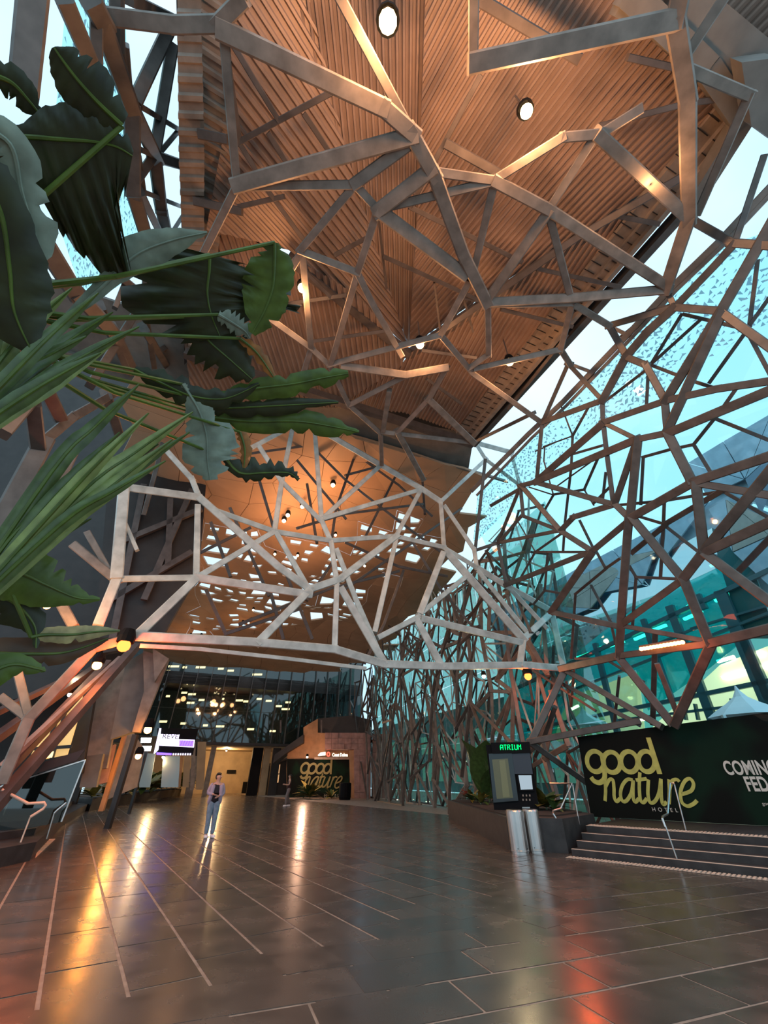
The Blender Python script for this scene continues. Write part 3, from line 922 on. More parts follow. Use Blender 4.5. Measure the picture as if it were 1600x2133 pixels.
# ================================================================ objects by the steps
def prismz(mb, pts, z0, z1): return mb.prism([V((p[0], p[1], z0)) for p in pts], Z * (z1 - z0))
PH = .48
A0, B0 = V((4.35, 12.05, 0)), V((7.6, 9.05, 0)); s_ = (B0 - A0).normalized(); n_ = V((-s_.y, s_.x, 0)); n_ = n_ if n_.y > 0 else -n_
B0 = A0 + s_ * 7
steps = empty('steps', A0, 'dark stone steps with pale nosings rising to the right platform', 'steps')
for i in range(4):
    a, b = A0 + n_ * .4 * i, B0 + n_ * .4 * i
    MB().prism([a, b, b + n_ * (6 - .4 * i), a + n_ * (6 - .4 * i)], Z * .12 * (i + 1)).build('step', M_['stone'], steps)
    MB().prism([a + Z * (.12 * (i + 1)), b + Z * (.12 * (i + 1)), b + n_ * .08 + Z * (.12 * (i + 1)), a + n_ * .08 + Z * (.12 * (i + 1))], Z * .006).build('nosing', M_['tactile'], steps)
def tactile(o, u, L, wdt, z, label):
    t = empty('tactile_strip', o, label, 'floor strip'); MB().prism([o, o + u * L, o + u * L + n_ * wdt, o + n_ * wdt], Z * .006).build('backing', M_['grout'], t)
    k = int(L / .075)
    for i in range(k):
        p = o + u * (i + .5) * L / k + n_ * wdt / 2 + Z * .006; ob = MB().box(p + Z * .004, u * .02, n_ * wdt * .48, Z * .004).build('ridge', M_['tactile'], t) if i == 0 else None
        if i == 0: first = ob; p0_ = p
        else:
            ob = first.copy(); COL.objects.link(ob); ob.location = p - p0_; setp(ob, t)
tactile(A0 - n_ * .42 + Z * .004, s_, 6.2, .26, 0, 'pale ribbed warning strip on the floor below the right steps')
tactile(A0 + n_ * 1.27 + Z * PH, s_, 6.2, .26, PH, 'pale ribbed warning strip at the top edge of the right steps')
# black banner wall
def text(s, o, ux, uy, size, m, parent, name='lettering', sx=1, off=0, sp=1):
    c = bpy.data.curves.new(name, 'FONT'); c.body = s; c.size = size; c.extrude = .004; c.offset = off; c.space_character = sp
    ob = bpy.data.objects.new(name, c); COL.objects.link(ob); c.materials.append(m)
    ux, uy = V(ux).normalized(), V(uy).normalized(); n = ux.cross(uy)
    ob.matrix_basis = Matrix.Translation(V(o)) @ Matrix((ux, uy, n)).transposed().to_4x4() @ Matrix.Diagonal((sx, 1, 1, 1)); setp(ob, parent); return ob
def ribbon(pts, w, th=.006):
    """flat stroke of width w through 2-D points, returns verts, faces in the plane"""
    v, f = [], []
    for i, p in enumerate(pts):
        a, b = pts[max(i - 1, 0)], pts[min(i + 1, len(pts) - 1)]; dx, dy = b[0] - a[0], b[1] - a[1]; L = math.hypot(dx, dy) or 1
        ww = w[i] if isinstance(w, list) else w; nx, ny = -dy / L * ww / 2, dx / L * ww / 2
        v += [(p[0] + nx, p[1] + ny), (p[0] - nx, p[1] - ny)]
    for i in range(len(pts) - 1): f.append((2 * i, 2 * i + 1, 2 * i + 3, 2 * i + 2))
    return v, f
def smooth2(pts, k=5):
    out = []
    for i in range(len(pts) - 1):
        p0, p1, p2, p3 = pts[max(i - 1, 0)], pts[i], pts[i + 1], pts[min(i + 2, len(pts) - 1)]
        for t in [j / k for j in range(k)]:
            out.append(tuple(.5 * (2 * p1[c] + (p2[c] - p0[c]) * t + (2 * p0[c] - 5 * p1[c] + 4 * p2[c] - p3[c]) * t * t + (3 * p1[c] - p0[c] - 3 * p2[c] + p3[c]) * t ** 3) for c in (0, 1)))
    return out + [pts[-1]]
def ell(cx, cy, rx, ry, t=0): return [(cx + rx * math.cos(a) + t * math.sin(a) * rx, cy + ry * math.sin(a)) for a in [2 * PI * i / 28 for i in range(29)]]
GLY = [('good', 27, [ell(322, 662, 62, 76, .12), smooth2([(368, 600), (378, 660), (390, 730), (388, 790), (355, 818), (315, 808), (290, 778)]),
        ell(444, 668, 62, 76, .12), ell(574, 664, 62, 76, .12), ell(702, 662, 60, 76, .12), [(714, 485), (800, 755)]]),
       ('nature', 19, [smooth2([(392, 798), (398, 870), (394, 955)]), smooth2([(398, 850), (425, 798), (452, 800), (460, 860), (462, 925), (480, 958), (505, 935)]),
        smooth2([(600, 800), (560, 795), (522, 840), (508, 905), (524, 955), (555, 950), (590, 890), (602, 800)]), smooth2([(603, 800), (602, 920), (618, 962), (645, 935)]),
        smooth2([(652, 742), (648, 850), (656, 945), (680, 965), (704, 935)]), [(622, 800), (704, 790)],
        smooth2([(716, 795), (712, 900), (728, 965), (765, 955), (795, 890), (808, 790)]), smooth2([(808, 790), (812, 930), (826, 980), (850, 960)]),
        smooth2([(868, 795), (872, 880), (868, 975)]), smooth2([(872, 870), (890, 808), (925, 795), (945, 812)]),
        smooth2([(962, 905), (1030, 880), (1050, 830), (1025, 790), (985, 808), (955, 880), (962, 960), (1005, 992), (1050, 975), (1076, 950)])])]
def fromz(q): return (1150 + q[0] / 3.556, 1400 + q[1] / 3.556)
bL = PZ(1235, 1703, PH); bR = PZ(1600, 1722, PH); u_ = (bR - bL).normalized(); bn = V((u_.y, -u_.x, 0)); bn = bn if bn.y < 0 else -bn
zt = [hit(1203, 1535, bL, bn), hit(1600, 1492, bL, bn)]
banner = empty('banner_wall', bL, 'long black hoarding with green lettering standing on the right platform', 'hoarding')
e_ = u_ * 3.5; q4 = [bL - u_ * .05 + Z * .02, bR + e_ + Z * .02, bR + e_ + Z * (zt[1].z - PH + .25), V((zt[0].x, zt[0].y, zt[0].z))]
blk = bpy.data.materials.new('banner_print'); blk.use_nodes = True; t_ = blk.node_tree; b_ = t_.nodes['Principled BSDF']; b_.inputs['Roughness'].default_value = .85; b_.inputs['Specular IOR Level'].default_value = .1
n1 = t_.nodes.new('ShaderNodeTexNoise'); n1.inputs['Scale'].default_value = .55; g1 = t_.nodes.new('ShaderNodeNewGeometry'); r1 = t_.nodes.new('ShaderNodeValToRGB')
r1.color_ramp.elements[0].position = .5; r1.color_ramp.elements[0].color = (.006, .008, .007, 1); r1.color_ramp.elements[1].position = .6; r1.color_ramp.elements[1].color = (.006, .02, .012, 1)
t_.links.new(g1.outputs['Position'], n1.inputs['Vector']); t_.links.new(n1.outputs['Fac'], r1.inputs['Fac']); t_.links.new(r1.outputs['Color'], b_.inputs['Base Color'])
MB().prism(q4, -bn * .25).build('board', blk, banner)
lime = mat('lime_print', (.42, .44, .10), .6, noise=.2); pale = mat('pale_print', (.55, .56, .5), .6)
logo = []                                    # traced once on the large hoarding, in metres along (u, z)
for nm, w, paths in GLY:
    for pth in paths:
        c3 = [hit(*fromz(q), bL, bn) for q in pth]; logo.append((nm, w / 3.556 / FPX * (c3[0] - CAM).dot(Fv) * 1.15, [((p - bL).dot(u_), p.z - PH) for p in c3]))
def put_logo(parent, o, u, n, s, m):
    for nm in ('good', 'nature'):
        mb = MB()
        for k, (g_, w, pth) in enumerate([l for l in logo if l[0] == nm]):
            v, f = ribbon(pth, w); lift = .012 + .002 * k
            top = [o + u * a * s + Z * b * s + n * lift for a, b in v]; mb.add(top, f)
        mb.build('lettering', m, parent)
put_logo(banner, bL, u_, bn, 1, lime)
ht = hit(*fromz((745, 1030)), bL, bn)
text('HOTEL', ht + bn * .012, u_, Z, .13, pale, banner, sp=1.9)
cm = hit(*fromz((1290, 755)), bL, bn); text('COMING TO', cm + bn * .012 - Z * .01, u_, Z, .44, pale, banner, sx=.62, off=.012, sp=1.02)
cm = hit(*fromz((1450, 875)), bL, bn); text('FED SQUARE', cm + bn * .012 - Z * .01, u_, Z, .44, pale, banner, sx=.62, off=.012, sp=1.02)
cm = hit(*fromz((1560, 985)), bL, bn); text('goodnaturehotel.com', cm + bn * .012, u_, Z, .1, pale, banner)
# ---- planter wall with bed, right of the hall
def onf(x, y, z=0): return PZ(x, y, z)
pw = [onf(1063, 1772), onf(1185, 1778), onf(1185, 1778) + n_ * 2.2, onf(1040, 1700) + V((.3, .6, 0)), onf(935, 1705) + V((.6, .3, 0)), onf(935, 1705)]
planter = empty('stone_planter', onf(1063, 1772), 'long low dark stone planter wall between the pavement and the right steps', 'planter')
prismz(MB(), pw, 0, .66).build('wall', M_['stone'], planter)
prismz(MB(), [p + (sum(pw, V()) / 6 - p) * .1 for p in pw], .64, .69).build('soil', mat('soil', (.03, .02, .015), .9), planter)
# bins
def lathe(c, prof, n=28):
    mb = MB(); c = V(c)
    for r, z in prof: mb.v += [tuple(c + V((math.cos(2 * PI * i / n) * r, math.sin(2 * PI * i / n) * r, z))) for i in range(n)]
    for k in range(len(prof) - 1):
        for i in range(n): mb.f.append((k * n + i, k * n + (i + 1) % n, (k + 1) * n + (i + 1) % n, (k + 1) * n + i))
    return mb
for i, (x, y, r) in enumerate(((1084, 1777, .21), (1118, 1775, .2))):
    c = onf(x, y) + V((.05, .0, 0)); c = onf(x, y)
    t = empty('litter_bin', c, ['round stainless steel litter bin, the left one of the pair at the planter end', 'round stainless steel litter bin, the right one of the pair beside the handrail'][i], 'bin', 'stainless litter bins')
    lathe(c, [(r * .96, 0), (r * .96, .04), (r, .05), (r, .80), (r * .93, .83), (r * .5, .83)]).build('shell', M_['stainless'], t, smooth=False)
    lathe(c, [(r * .97, .035), (r * 1.03, .04), (r * 1.03, .06), (r * 1.01, .065)]).build('foot_ring', M_['stainless'], t)
    lathe(c, [(r * .5, .83), (r * .48, .78), (.01, .78)]).build('opening', M_['black'], t)
    for k in range(5):
        a = 2 * PI * k / 5 + .5; MB().box(c + V((math.cos(a) * r * 1.01, math.sin(a) * r * 1.01, .1)), V((.008, 0, 0)), V((0, .008, 0)), Z * .008).build('rivet', M_['dark'], t)
# kiosk
kb = onf(1066, 1690, .66); kx = V((kb.y, -kb.x, 0)).normalized(); ky = V((kb.x, kb.y, 0)).normalized()
def KP(x, y, d=0): return PF(x, y, kb - ky * d)
kiosk = empty('information_kiosk', V((kb.x, kb.y, .66)), 'black information pylon with green sign and screen standing on the planter', 'kiosk')
def kslab(poly, d, th, nm, m): return MB().prism([KP(x, y, d) for x, y in poly], ky * th).build(nm, m, kiosk)
kslab([(1012, 1552), (1102, 1550), (1124, 1690), (1030, 1690)], 0, .5, 'cabinet', M_['black'])
kslab([(1018, 1570), (1066, 1568), (1080, 1668), (1028, 1672)], .06, .1, 'display_case', mat('case_glass', (.02, .022, .02), .12))
kslab([(1025, 1582), (1058, 1580), (1069, 1662), (1035, 1664)], .068, .01, 'poster', mat('poster_print', (.13, .14, .07), .35))
kslab([(1040, 1584), (1052, 1583), (1062, 1660), (1048, 1661)], .072, .006, 'poster', mat('poster_light', (.2, .21, .1), .35))
kslab([(1066, 1570), (1104, 1568), (1110, 1612), (1072, 1612)], .04, .06, 'panel', mat('slate_panel', (.03, .033, .045), .35))
kslab([(1076, 1612), (1109, 1612), (1113, 1648), (1082, 1648)], .08, .1, 'screen_frame', M_['black'])
kslab([(1080, 1615), (1107, 1615), (1110, 1644), (1085, 1645)], .085, .01, 'screen', mat('screen_face', (.25, .32, .36), .15, emis=(.6, .75, .85), estr=.35))
for k in range(6):
    x, y = 1088 + (k % 3) * 7, 1655 + (k // 3) * 9; kslab([(x, y), (x + 3, y), (x + 3.5, y + 4), (x + .5, y + 4)], .03, .03, 'button', M_['gutter'])
kslab([(1088, 1681), (1104, 1681), (1104, 1684), (1088, 1684)], .03, .03, 'slot', M_['stainless'])
kslab([(1022, 1547), (1103, 1545), (1106, 1568), (1026, 1570)], .1, .5, 'sign_box', M_['black'])
led = emat('green_led', (.0, 1, .12), 4)
LET = {'A': [[(0, 0), (0, 7), (1, 9), (4, 9), (5, 7), (5, 0)], [(0, 4), (5, 4)]], 'T': [[(0, 9), (5, 9)], [(2.5, 9), (2.5, 0)]], 'R': [[(0, 0), (0, 9), (4, 9), (5, 7), (4, 5), (0, 5)], [(2.5, 5), (5, 0)]],
       'I': [[(1, 9), (4, 9)], [(2.5, 9), (2.5, 0)], [(1, 0), (4, 0)]], 'U': [[(0, 9), (0, 1), (1, 0), (4, 0), (5, 1), (5, 9)]], 'M': [[(0, 0), (0, 9), (2.5, 5), (5, 9), (5, 0)]]}
l0, l1, l2 = KP(1043, 1562, .12), KP(1086, 1561, .12), KP(1042, 1552, .12)
lx, ly = (l1 - l0) / 40, (l2 - l0) / 9
for i, ch in enumerate('ATRIUM'):
    mb = MB()
    for pth in LET[ch]:
        v, f = ribbon(pth, 1.0); mb.add([l0 + lx * (i * 6.9 + a) + ly * b - ky * .004 for a, b in v], f)
    mb.build('letter', led, kiosk)
# tree-like fig leaves left of the kiosk head, bromeliads on the planter
leafg = mat('leaf_green', (.045, .09, .025), .4, 0, .5, noise=.35, nscale=9)
leafy = mat('leaf_olive', (.2, .17, .035), .45, noise=.4, nscale=8)
leafr = mat('leaf_rose', (.65, .16, .10), .5, noise=.3, nscale=9)
def leafmesh(L, w, m, curl=.25, fold=.25, n=7):
    v, f = [], []
    for i in range(n + 1):
        t = i / n; ww = w * math.sin(PI * min(1, .06 + t * .93)) ** .75 * (1 if i < n else 0.03); x = L * t; z = -curl * L * t * t
        v += [(x, -ww, z + fold * ww), (x, 0, z), (x, ww, z + fold * ww)]
    for i in range(n):
        a = i * 3; f += [(a, a + 3, a + 4, a + 1), (a + 1, a + 4, a + 5, a + 2)]
    me = bpy.data.meshes.new('leaf'); me.from_pydata(v, [], f); me.shade_smooth(); me.materials.append(m); return me
LM = {k: leafmesh(1, .16, m, .45) for k, m in (('g', leafg), ('y', leafy), ('r', leafr))}; LW = {k: leafmesh(1, .3, m, .3) for k, m in (('g', leafg), ('y', leafy), ('r', leafr))}
def plant(name, c, h, n, kinds, label, cat='plant', group=None, wide=False, seed=1, tilt=(20, 75)):
    r4 = random.Random(seed); c = V(c); t = empty(name, c, label, cat, group)
    MB().tube([c - Z * .03, c + Z * h * .12], [.03, .02], 6).build('stem', leafg, t)
    for i in range(n):
        k = kinds[r4.randrange(len(kinds))]; me = (LW if wide else LM)[k]; o = bpy.data.objects.new('leaf', me); COL.objects.link(o)
        s = h * r4.uniform(.7, 1.15); az = r4.uniform(0, 2 * PI); el = math.radians(90 - r4.uniform(*tilt))
        o.matrix_basis = Matrix.Translation(c + Z * h * .08) @ Matrix.Rotation(az, 4, 'Z') @ Matrix.Rotation(-el, 4, 'Y') @ Matrix.Diagonal((s, s, s, 1)); setp(o, t)
plant('bromeliad', onf(985, 1672, .68), .55, 20, 'yyg', 'olive bromeliad clump at the left end of the stone planter', seed=3)
plant('bromeliad', onf(972, 1662, .68) + Z * .1, .5, 9, 'r', 'rose pink cordyline on the stone planter by the kiosk', seed=4)
plant('bromeliad', onf(1002, 1676, .68), .55, 16, 'yg', 'low green bromeliad against the left side of the kiosk', seed=5)
plant('rubber_plant', onf(1018, 1676, .68) + ky * .9, 1.9, 8, 'g', 'broad leaved green plant rising behind the kiosk top', wide=True, seed=6, tilt=(5, 40))
plant('rubber_plant', onf(1140, 1688, .68) + ky * .2, .8, 14, 'yg', 'broad leaved plant right of the kiosk behind the handrail', wide=True, seed=8)
plant('bromeliad', onf(1155, 1690, .68) , .45, 12, 'g', 'small green plant at the right end of the stone planter', seed=9)
# handrails right
def rail_thing(name, pts_flat, posts, label, m='stainless', r=.022):
    t = empty(name, posts[0][0], label, 'handrail', 'stainless handrails')
    MB().tube(pts_flat, r, 8).build('rail', M_[m], t)
    for a, b in posts: MB().tube([a, b], .016, 8).build('post', M_[m], t)
    return t
h0 = onf(1177, 1776); f1 = onf(1207, 1718, PH)
def up(b, x, y): return PF(x, y, b)
rail_thing('handrail', [up(f1, 1145, 1632), up(f1, 1192, 1632), up(h0 + n_ * .5, 1168, 1684), up(h0 + n_ * .3, 1152, 1689), up(h0, 1153, 1696), up(h0, 1164, 1714)],
           [(h0, up(h0, 1164, 1712)), (f1, up(f1, 1193, 1634))], 'bent stainless handrail at the planter end of the right steps')
g0 = onf(1416, 1805, 0); g1 = onf(1429, 1729, PH)
rail_thing('handrail', [up(g1, 1405, 1632), up(g1, 1396, 1632), up(g0 + n_ * .8, 1391, 1695), up(g0 + n_ * .3, 1381, 1701), up(g0, 1380, 1706), up(g0, 1386, 1722)],
           [(g0, up(g0, 1386, 1720)), (g1, up(g1, 1405, 1634))], 'stainless handrail standing midway up the right steps before the banner')
# ================================================================ pink granite portal with a second hoarding
ab0 = PZ(772, 1663, 0); an = V((ab0.x, ab0.y, 0)).normalized()
portal = empty('granite_portal', ab0, 'square pink granite portal with ochre flank at the far end of the pavement', 'portal')
def pslab(poly, d, th, nm, m, par=None): return MB().prism([PF(x, y, ab0 + an * d) for x, y in poly], an * th).build(nm, m, par or portal)
rb = random.Random(5)
def blocks(x0, y0, x1, y1, nx, ny, d):
    for i in range(nx):
        for j in range(ny):
            xa, xb = x0 + (x1 - x0) * i / nx, x0 + (x1 - x0) * (i + 1) / nx; ya, yb = y0 + (y1 - y0) * j / ny, y0 + (y1 - y0) * (j + 1) / ny
            pslab([(xa + .25, ya + .25), (xb - .25, ya + .25), (xb - .25, yb - .25), (xa + .25, yb - .25)], d - rb.uniform(.02, .08), .3, 'block', M_['brick'])
pslab([(677, 1526), (772, 1527), (772, 1664), (738, 1663), (737, 1561), (677, 1560)], 0, 3.0, 'frame', M_['brick'])
blocks(677, 1526, 772, 1561, 7, 3, 0); blocks(738, 1561, 772, 1663, 3, 8, 0)
pslab([(776, 1528), (814, 1530), (816, 1665), (774, 1664)], .4, 2, 'side_pier', M_['fascia'])
blocks(776, 1529, 814, 1664, 2, 7, .35)
pslab([(598, 1662), (596, 1600), (600, 1562), (632, 1545), (632, 1515), (662, 1497), (662, 1526), (680, 1527), (680, 1560), (735, 1562), (735, 1662)], 3.0, .4, 'flank_wall', M_['orangewall'])
pslab([(568, 1590), (572, 1572), (632, 1530), (632, 1547), (600, 1566)], 2.2, 2, 'flank_roof', M_['dark'])
pslab([(660, 1497), (735, 1490), (775, 1500), (775, 1527), (660, 1526)], 3.6, 1, 'roof_mass', M_['dark'])
for s_x in (583, 668): pslab([(s_x, 1500), (s_x + 3, 1500), (s_x + 3, 1526), (s_x, 1526)], 1, .1, 'rib', M_['dark_steel'])
pslab([(727, 1563), (738, 1562), (738, 1663), (730, 1662)], .1, 3, 'reveal', M_['orangewall'])
hb = empty('banner_wall', PF(660, 1662, ab0 + an * 2), 'small black hoarding with the green lettering inside the far portal', 'hoarding')
pslab([(598, 1581), (727, 1580), (727, 1664), (598, 1664)], 2.2, .15, 'board', blk, hb)
lo = PF(617, 1662, ab0 + an * 2.15); lu = V((an.y, -an.x, 0))
w_px = (PF(710, 1640, ab0 + an * 2.15) - PF(622, 1640, ab0 + an * 2.15)).length; lw = max(a for _, _, p in logo for a, b in p) - min(a for _, _, p in logo for a, b in p)
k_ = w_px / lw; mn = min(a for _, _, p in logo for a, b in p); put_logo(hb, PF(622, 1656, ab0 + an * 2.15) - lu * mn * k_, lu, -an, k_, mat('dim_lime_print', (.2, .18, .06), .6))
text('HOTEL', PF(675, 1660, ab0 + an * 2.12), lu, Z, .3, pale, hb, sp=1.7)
wl = emat('white_sign_glow', (1, .85, .6), 3); rl = emat('red_sign_glow', (1, .08, .05), 3)
sg = empty('portal_sign', PF(675, 1575, ab0 + an * 1.8), 'small lit sign with a red ring over the hoarding in the portal', 'sign')
pslab([(655, 1577), (728, 1577), (728, 1582), (655, 1582)], 1.6, .3, 'bracket', M_['gutter'], sg)
text('Coast Dolma', PF(692, 1575.5, ab0 + an * 1.7), lu, Z, .38, wl, sg, sx=.72, off=.01)
rg_ = [PF(684 + 3 * math.cos(a), 1571 + 4 * math.sin(a), ab0 + an * 1.7) for a in [2 * PI * i / 16 for i in range(17)]]; MB().tube(rg_, .05, 6).build('ring', rl, sg)
pslab([(662, 1573), (667, 1568), (678, 1566), (678, 1573), (664, 1575)], 1.7, .05, 'lamp_face', wl, sg)
plant('shrub', PZ(645, 1664, 0) + an * .1, 1.5, 22, 'yg', 'yellow green shrub before the small hoarding in the portal', seed=15)
plant('shrub', PZ(690, 1664, 0) , .9, 18, 'yg', 'low ground plant at the foot of the small hoarding', seed=16)
dr = PZ(718, 1666, 0); t = empty('waste_drum', dr, 'black drum beside the right jamb of the far portal', 'bin')
lathe(dr, [(.45, 0), (.5, .2), (.5, 1.1), (.45, 1.15), (.02, 1.15)], 16).build('drum', M_['black'], t)
# cafe box left of the portal
cb = empty('cafe_booth', PZ(575, 1655, 0), 'small glazed booth with warm windows left of the far portal', 'booth'); cn0 = PZ(575, 1656, 0); cn = V((cn0.x, cn0.y, 0)).normalized()
def cslab(poly, d, th, nm, m): return MB().prism([PF(x, y, cn0 + cn * d) for x, y in poly], cn * th).build(nm, m, cb)
cslab([(546, 1656), (554, 1594), (600, 1580), (600, 1656)], .3, 2, 'body', M_['dark'])
warmw = mat('warm_window', (.6, .38, .2), .4, emis=(1, .55, .25), estr=.5)
for q in ([(568, 1599), (573, 1596), (573, 1612), (567, 1613)], [(574, 1596), (584, 1592), (582, 1611), (574, 1612)], [(566, 1615), (573, 1614), (572, 1631), (564, 1632)], [(574, 1614), (582, 1613), (580, 1630), (573, 1631)]): cslab(q, .2, .05, 'window', warmw)
cslab([(550, 1594), (604, 1576), (606, 1580), (552, 1598)], 0, 2.4, 'canopy', M_['dark_steel'])
# ================================================================ left side: planter, screens, stairs
lp = [PZ(185, 1690, 0), PZ(282, 1671, 0), PZ(375, 1657, 0), PZ(375, 1657, 0) + V((-2, 3, 0)), PZ(185, 1690, 0) + V((-4, 3, 0))]
lpl = empty('long_planter', lp[0], 'long dark planter box with mixed foliage at the left of the hall', 'planter')
prismz(MB(), lp, 0, .55).build('wall', M_['stone'], lpl)
prismz(MB(), [p + (sum(lp, V()) / 5 - p) * .06 for p in lp], .53, .58).build('soil', bpy.data.materials['soil'], lpl)
for i in range(13):
    t_ = i / 12; c = (lp[0] * (1 - t_) + lp[2] * t_) + V((-.7, .5, .55)) if t_ else lp[0] + V((-.3, .5, .55))
    c = lp[0] * (1 - t_) + lp[2] * t_ + V((-.55, .75, 0)); c.z = .56
    plant('planter_shrub', c, (.7 + .9 * (t_ > .35) + .4 * t_), 16, 'gyy' if i % 3 else 'yy', ['first', 'second', 'third', 'fourth', 'fifth', 'sixth', 'seventh', 'eighth', 'ninth', 'tenth', 'eleventh', 'twelfth', 'last'][i] + ' clump of foliage from the near end of the long left planter', 'plant', 'shrubs of the long left planter', seed=30 + i, wide=i % 2 == 0)
# video screens
vs = empty('video_screen', PA(365, 1545, 30), 'black framed video screen glowing white and violet over the left planter', 'screen')
def vslab(poly, a, th, nm, m, par): return MB().prism([PA(x, y, a) for x, y in poly], AX * th).build(nm, m, par)
vslab([(328, 1517), (413, 1518), (402, 1572), (325, 1570)], 30, .4, 'frame', M_['black'], vs)
violet = emat('violet_glow', (.2, .1, 1), 2.6); vwhite = emat('pale_violet_glow', (.8, .7, 1), 2.2)
vslab([(335, 1529), (374, 1530), (373, 1540), (406, 1541), (404, 1557), (332, 1553)], 29.95, .03, 'screen', vwhite, vs)
vslab([(374, 1542), (404, 1543), (402, 1555), (373, 1554)], 29.9, .03, 'screen_panel', violet, vs)
vslab([(332, 1517), (336, 1517), (330, 1562), (322, 1570), (320, 1570)], 29.9, .03, 'edge_light', vwhite, vs)
text('REVERSE', PA(337, 1538, 29.88), LT, Z, .36, M_['black'], vs, sx=1.1)
o_ = PA(338, 1552, 29.86); d_ = (PA(402, 1554, 29.86) - o_)
for k in range(12): MB().bar(o_ + d_ * (k / 12), o_ + d_ * (k / 12) + Z * .3 + d_ * .03, .03, .01).build('stripe', M_['black'], vs)
vslab([(326, 1567), (358, 1569), (357, 1573), (326, 1572)], 29.9, .03, 'ticker', violet, vs)
for x in range(360, 400, 5): vslab([(x, 1569), (x + 3, 1569), (x + 2.6, 1573), (x - .4, 1573)], 29.9, .03, 'ticker_letter', vwhite, vs)
lb = empty('light_boxes', PA(305, 1555, 28), 'pair of white glowing panels left of the video screen', 'lamp')
for y in (1542, 1559): vslab([(294, y - 5), (316, y - 5), (313, y + 5), (293, y + 5)], 28, .2, 'panel', emat('cold_panel_glow', (.85, .95, 1), 5) if y == 1542 else bpy.data.materials['cold_panel_glow'], lb)
MB().bar(PA(305, 1566, 28.1), V((PA(305, 1566, 28.1).x, PA(305, 1566, 28.1).y, 0)), .12).build('post', M_['dark'], lb)
# shopfront glass and columns behind the planter
sf = empty('retail_facade', ABZ(33, -1, 0), 'pale shop front glass and piers behind the left planter', 'shop front')
for poly, m in (([(292, 1568), (324, 1570), (312, 1640), (290, 1640)], mat('cool_glass', (.2, .26, .28), .2, emis=(.5, .65, .7), estr=.12)), ([(340, 1575), (375, 1575), (372, 1640), (335, 1640)], bpy.data.materials['cool_glass']),
                ([(376, 1573), (382, 1573), (376, 1640), (371, 1640)], M_['orangewall']), ([(384, 1573), (398, 1573), (393, 1640), (380, 1640)], M_['tan']), ([(400, 1545), (408, 1545), (404, 1645), (396, 1645)], M_['gutter']),
                ([(412, 1545), (430, 1545), (424, 1645), (408, 1645)], M_['tan'])):
    vslab(poly, 36, .3, 'pier', m, sf)
vslab([(270, 1530), (420, 1540), (420, 1575), (270, 1568)], 37, .3, 'fascia', M_['dark'], sf)
# tall folded column lit orange, stone piers, dark columns
cl = empty('folded_pier', PA(270, 1530, 20), 'tall tapering folded metal pier glowing orange beside the red lamp', 'pier')
for poly, a, m in (([(298, 1355), (352, 1372), (322, 1450), (292, 1525), (275, 1525), (300, 1440)], 20, 'gutter'), ([(262, 1380), (300, 1358), (305, 1440), (276, 1525), (230, 1540)], 20.6, 'fascia'), ([(318, 1350), (352, 1372), (322, 1420)], 19.7, 'gutter')):
    vslab(poly, a, .5, 'face', M_[m], cl)
pp = PA(283, 1530, 20.4); MB().bar(V((pp.x, pp.y, 0)), pp, .18, .18).build('foot', M_['dark'], cl)
dk = empty('left_building', ABZ(24, -6, 0), 'dark stone and glass flank with a glowing yellow window at the lower left', 'building')
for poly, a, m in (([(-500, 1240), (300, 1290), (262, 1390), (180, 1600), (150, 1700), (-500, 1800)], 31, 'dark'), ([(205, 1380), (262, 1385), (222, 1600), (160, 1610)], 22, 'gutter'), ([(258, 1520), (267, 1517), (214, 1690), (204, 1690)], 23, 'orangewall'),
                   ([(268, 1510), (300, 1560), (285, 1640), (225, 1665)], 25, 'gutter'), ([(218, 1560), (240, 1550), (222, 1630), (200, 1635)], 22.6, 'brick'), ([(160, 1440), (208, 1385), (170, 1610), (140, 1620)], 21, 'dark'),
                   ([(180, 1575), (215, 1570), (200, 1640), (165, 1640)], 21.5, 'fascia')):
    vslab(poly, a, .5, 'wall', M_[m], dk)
yl = mat('yellow_room', (.7, .5, .22), .7, emis=(1, .62, .22), estr=.55)
vslab([(172, 1448), (168, 1478), (140, 1572), (75, 1585), (60, 1580), (105, 1500)], 20, .1, 'window', yl, dk)
for a, b in (((140, 1470), (108, 1580)), ((118, 1500), (88, 1585)), ((70, 1560), (150, 1555))): MB().bar(PA(*a, 19.9), PA(*b, 19.9), .14, .1).build('glazing_bar', M_['dark'], dk)
vslab([(80, 1568), (112, 1565), (108, 1578), (76, 1580)], 19.8, .05, 'lamp_face', emat('yellow_box_glow', (1, .7, .3), 2), dk)
for a, b, w in (((285, 1345), (-20, 1690), .24), ((225, 1380), (-20, 1640), .2), ((250, 1370), (0, 1600), .12), ((200, 1390), (-40, 1560), .2), ((170, 1400), (-40, 1500), .14)):
    MB().bar(PA(*a, 17), PA(*b, 13.2), w, w).build('raking_beam', M_['steel' if w < .13 else 'dark_steel'], dk)
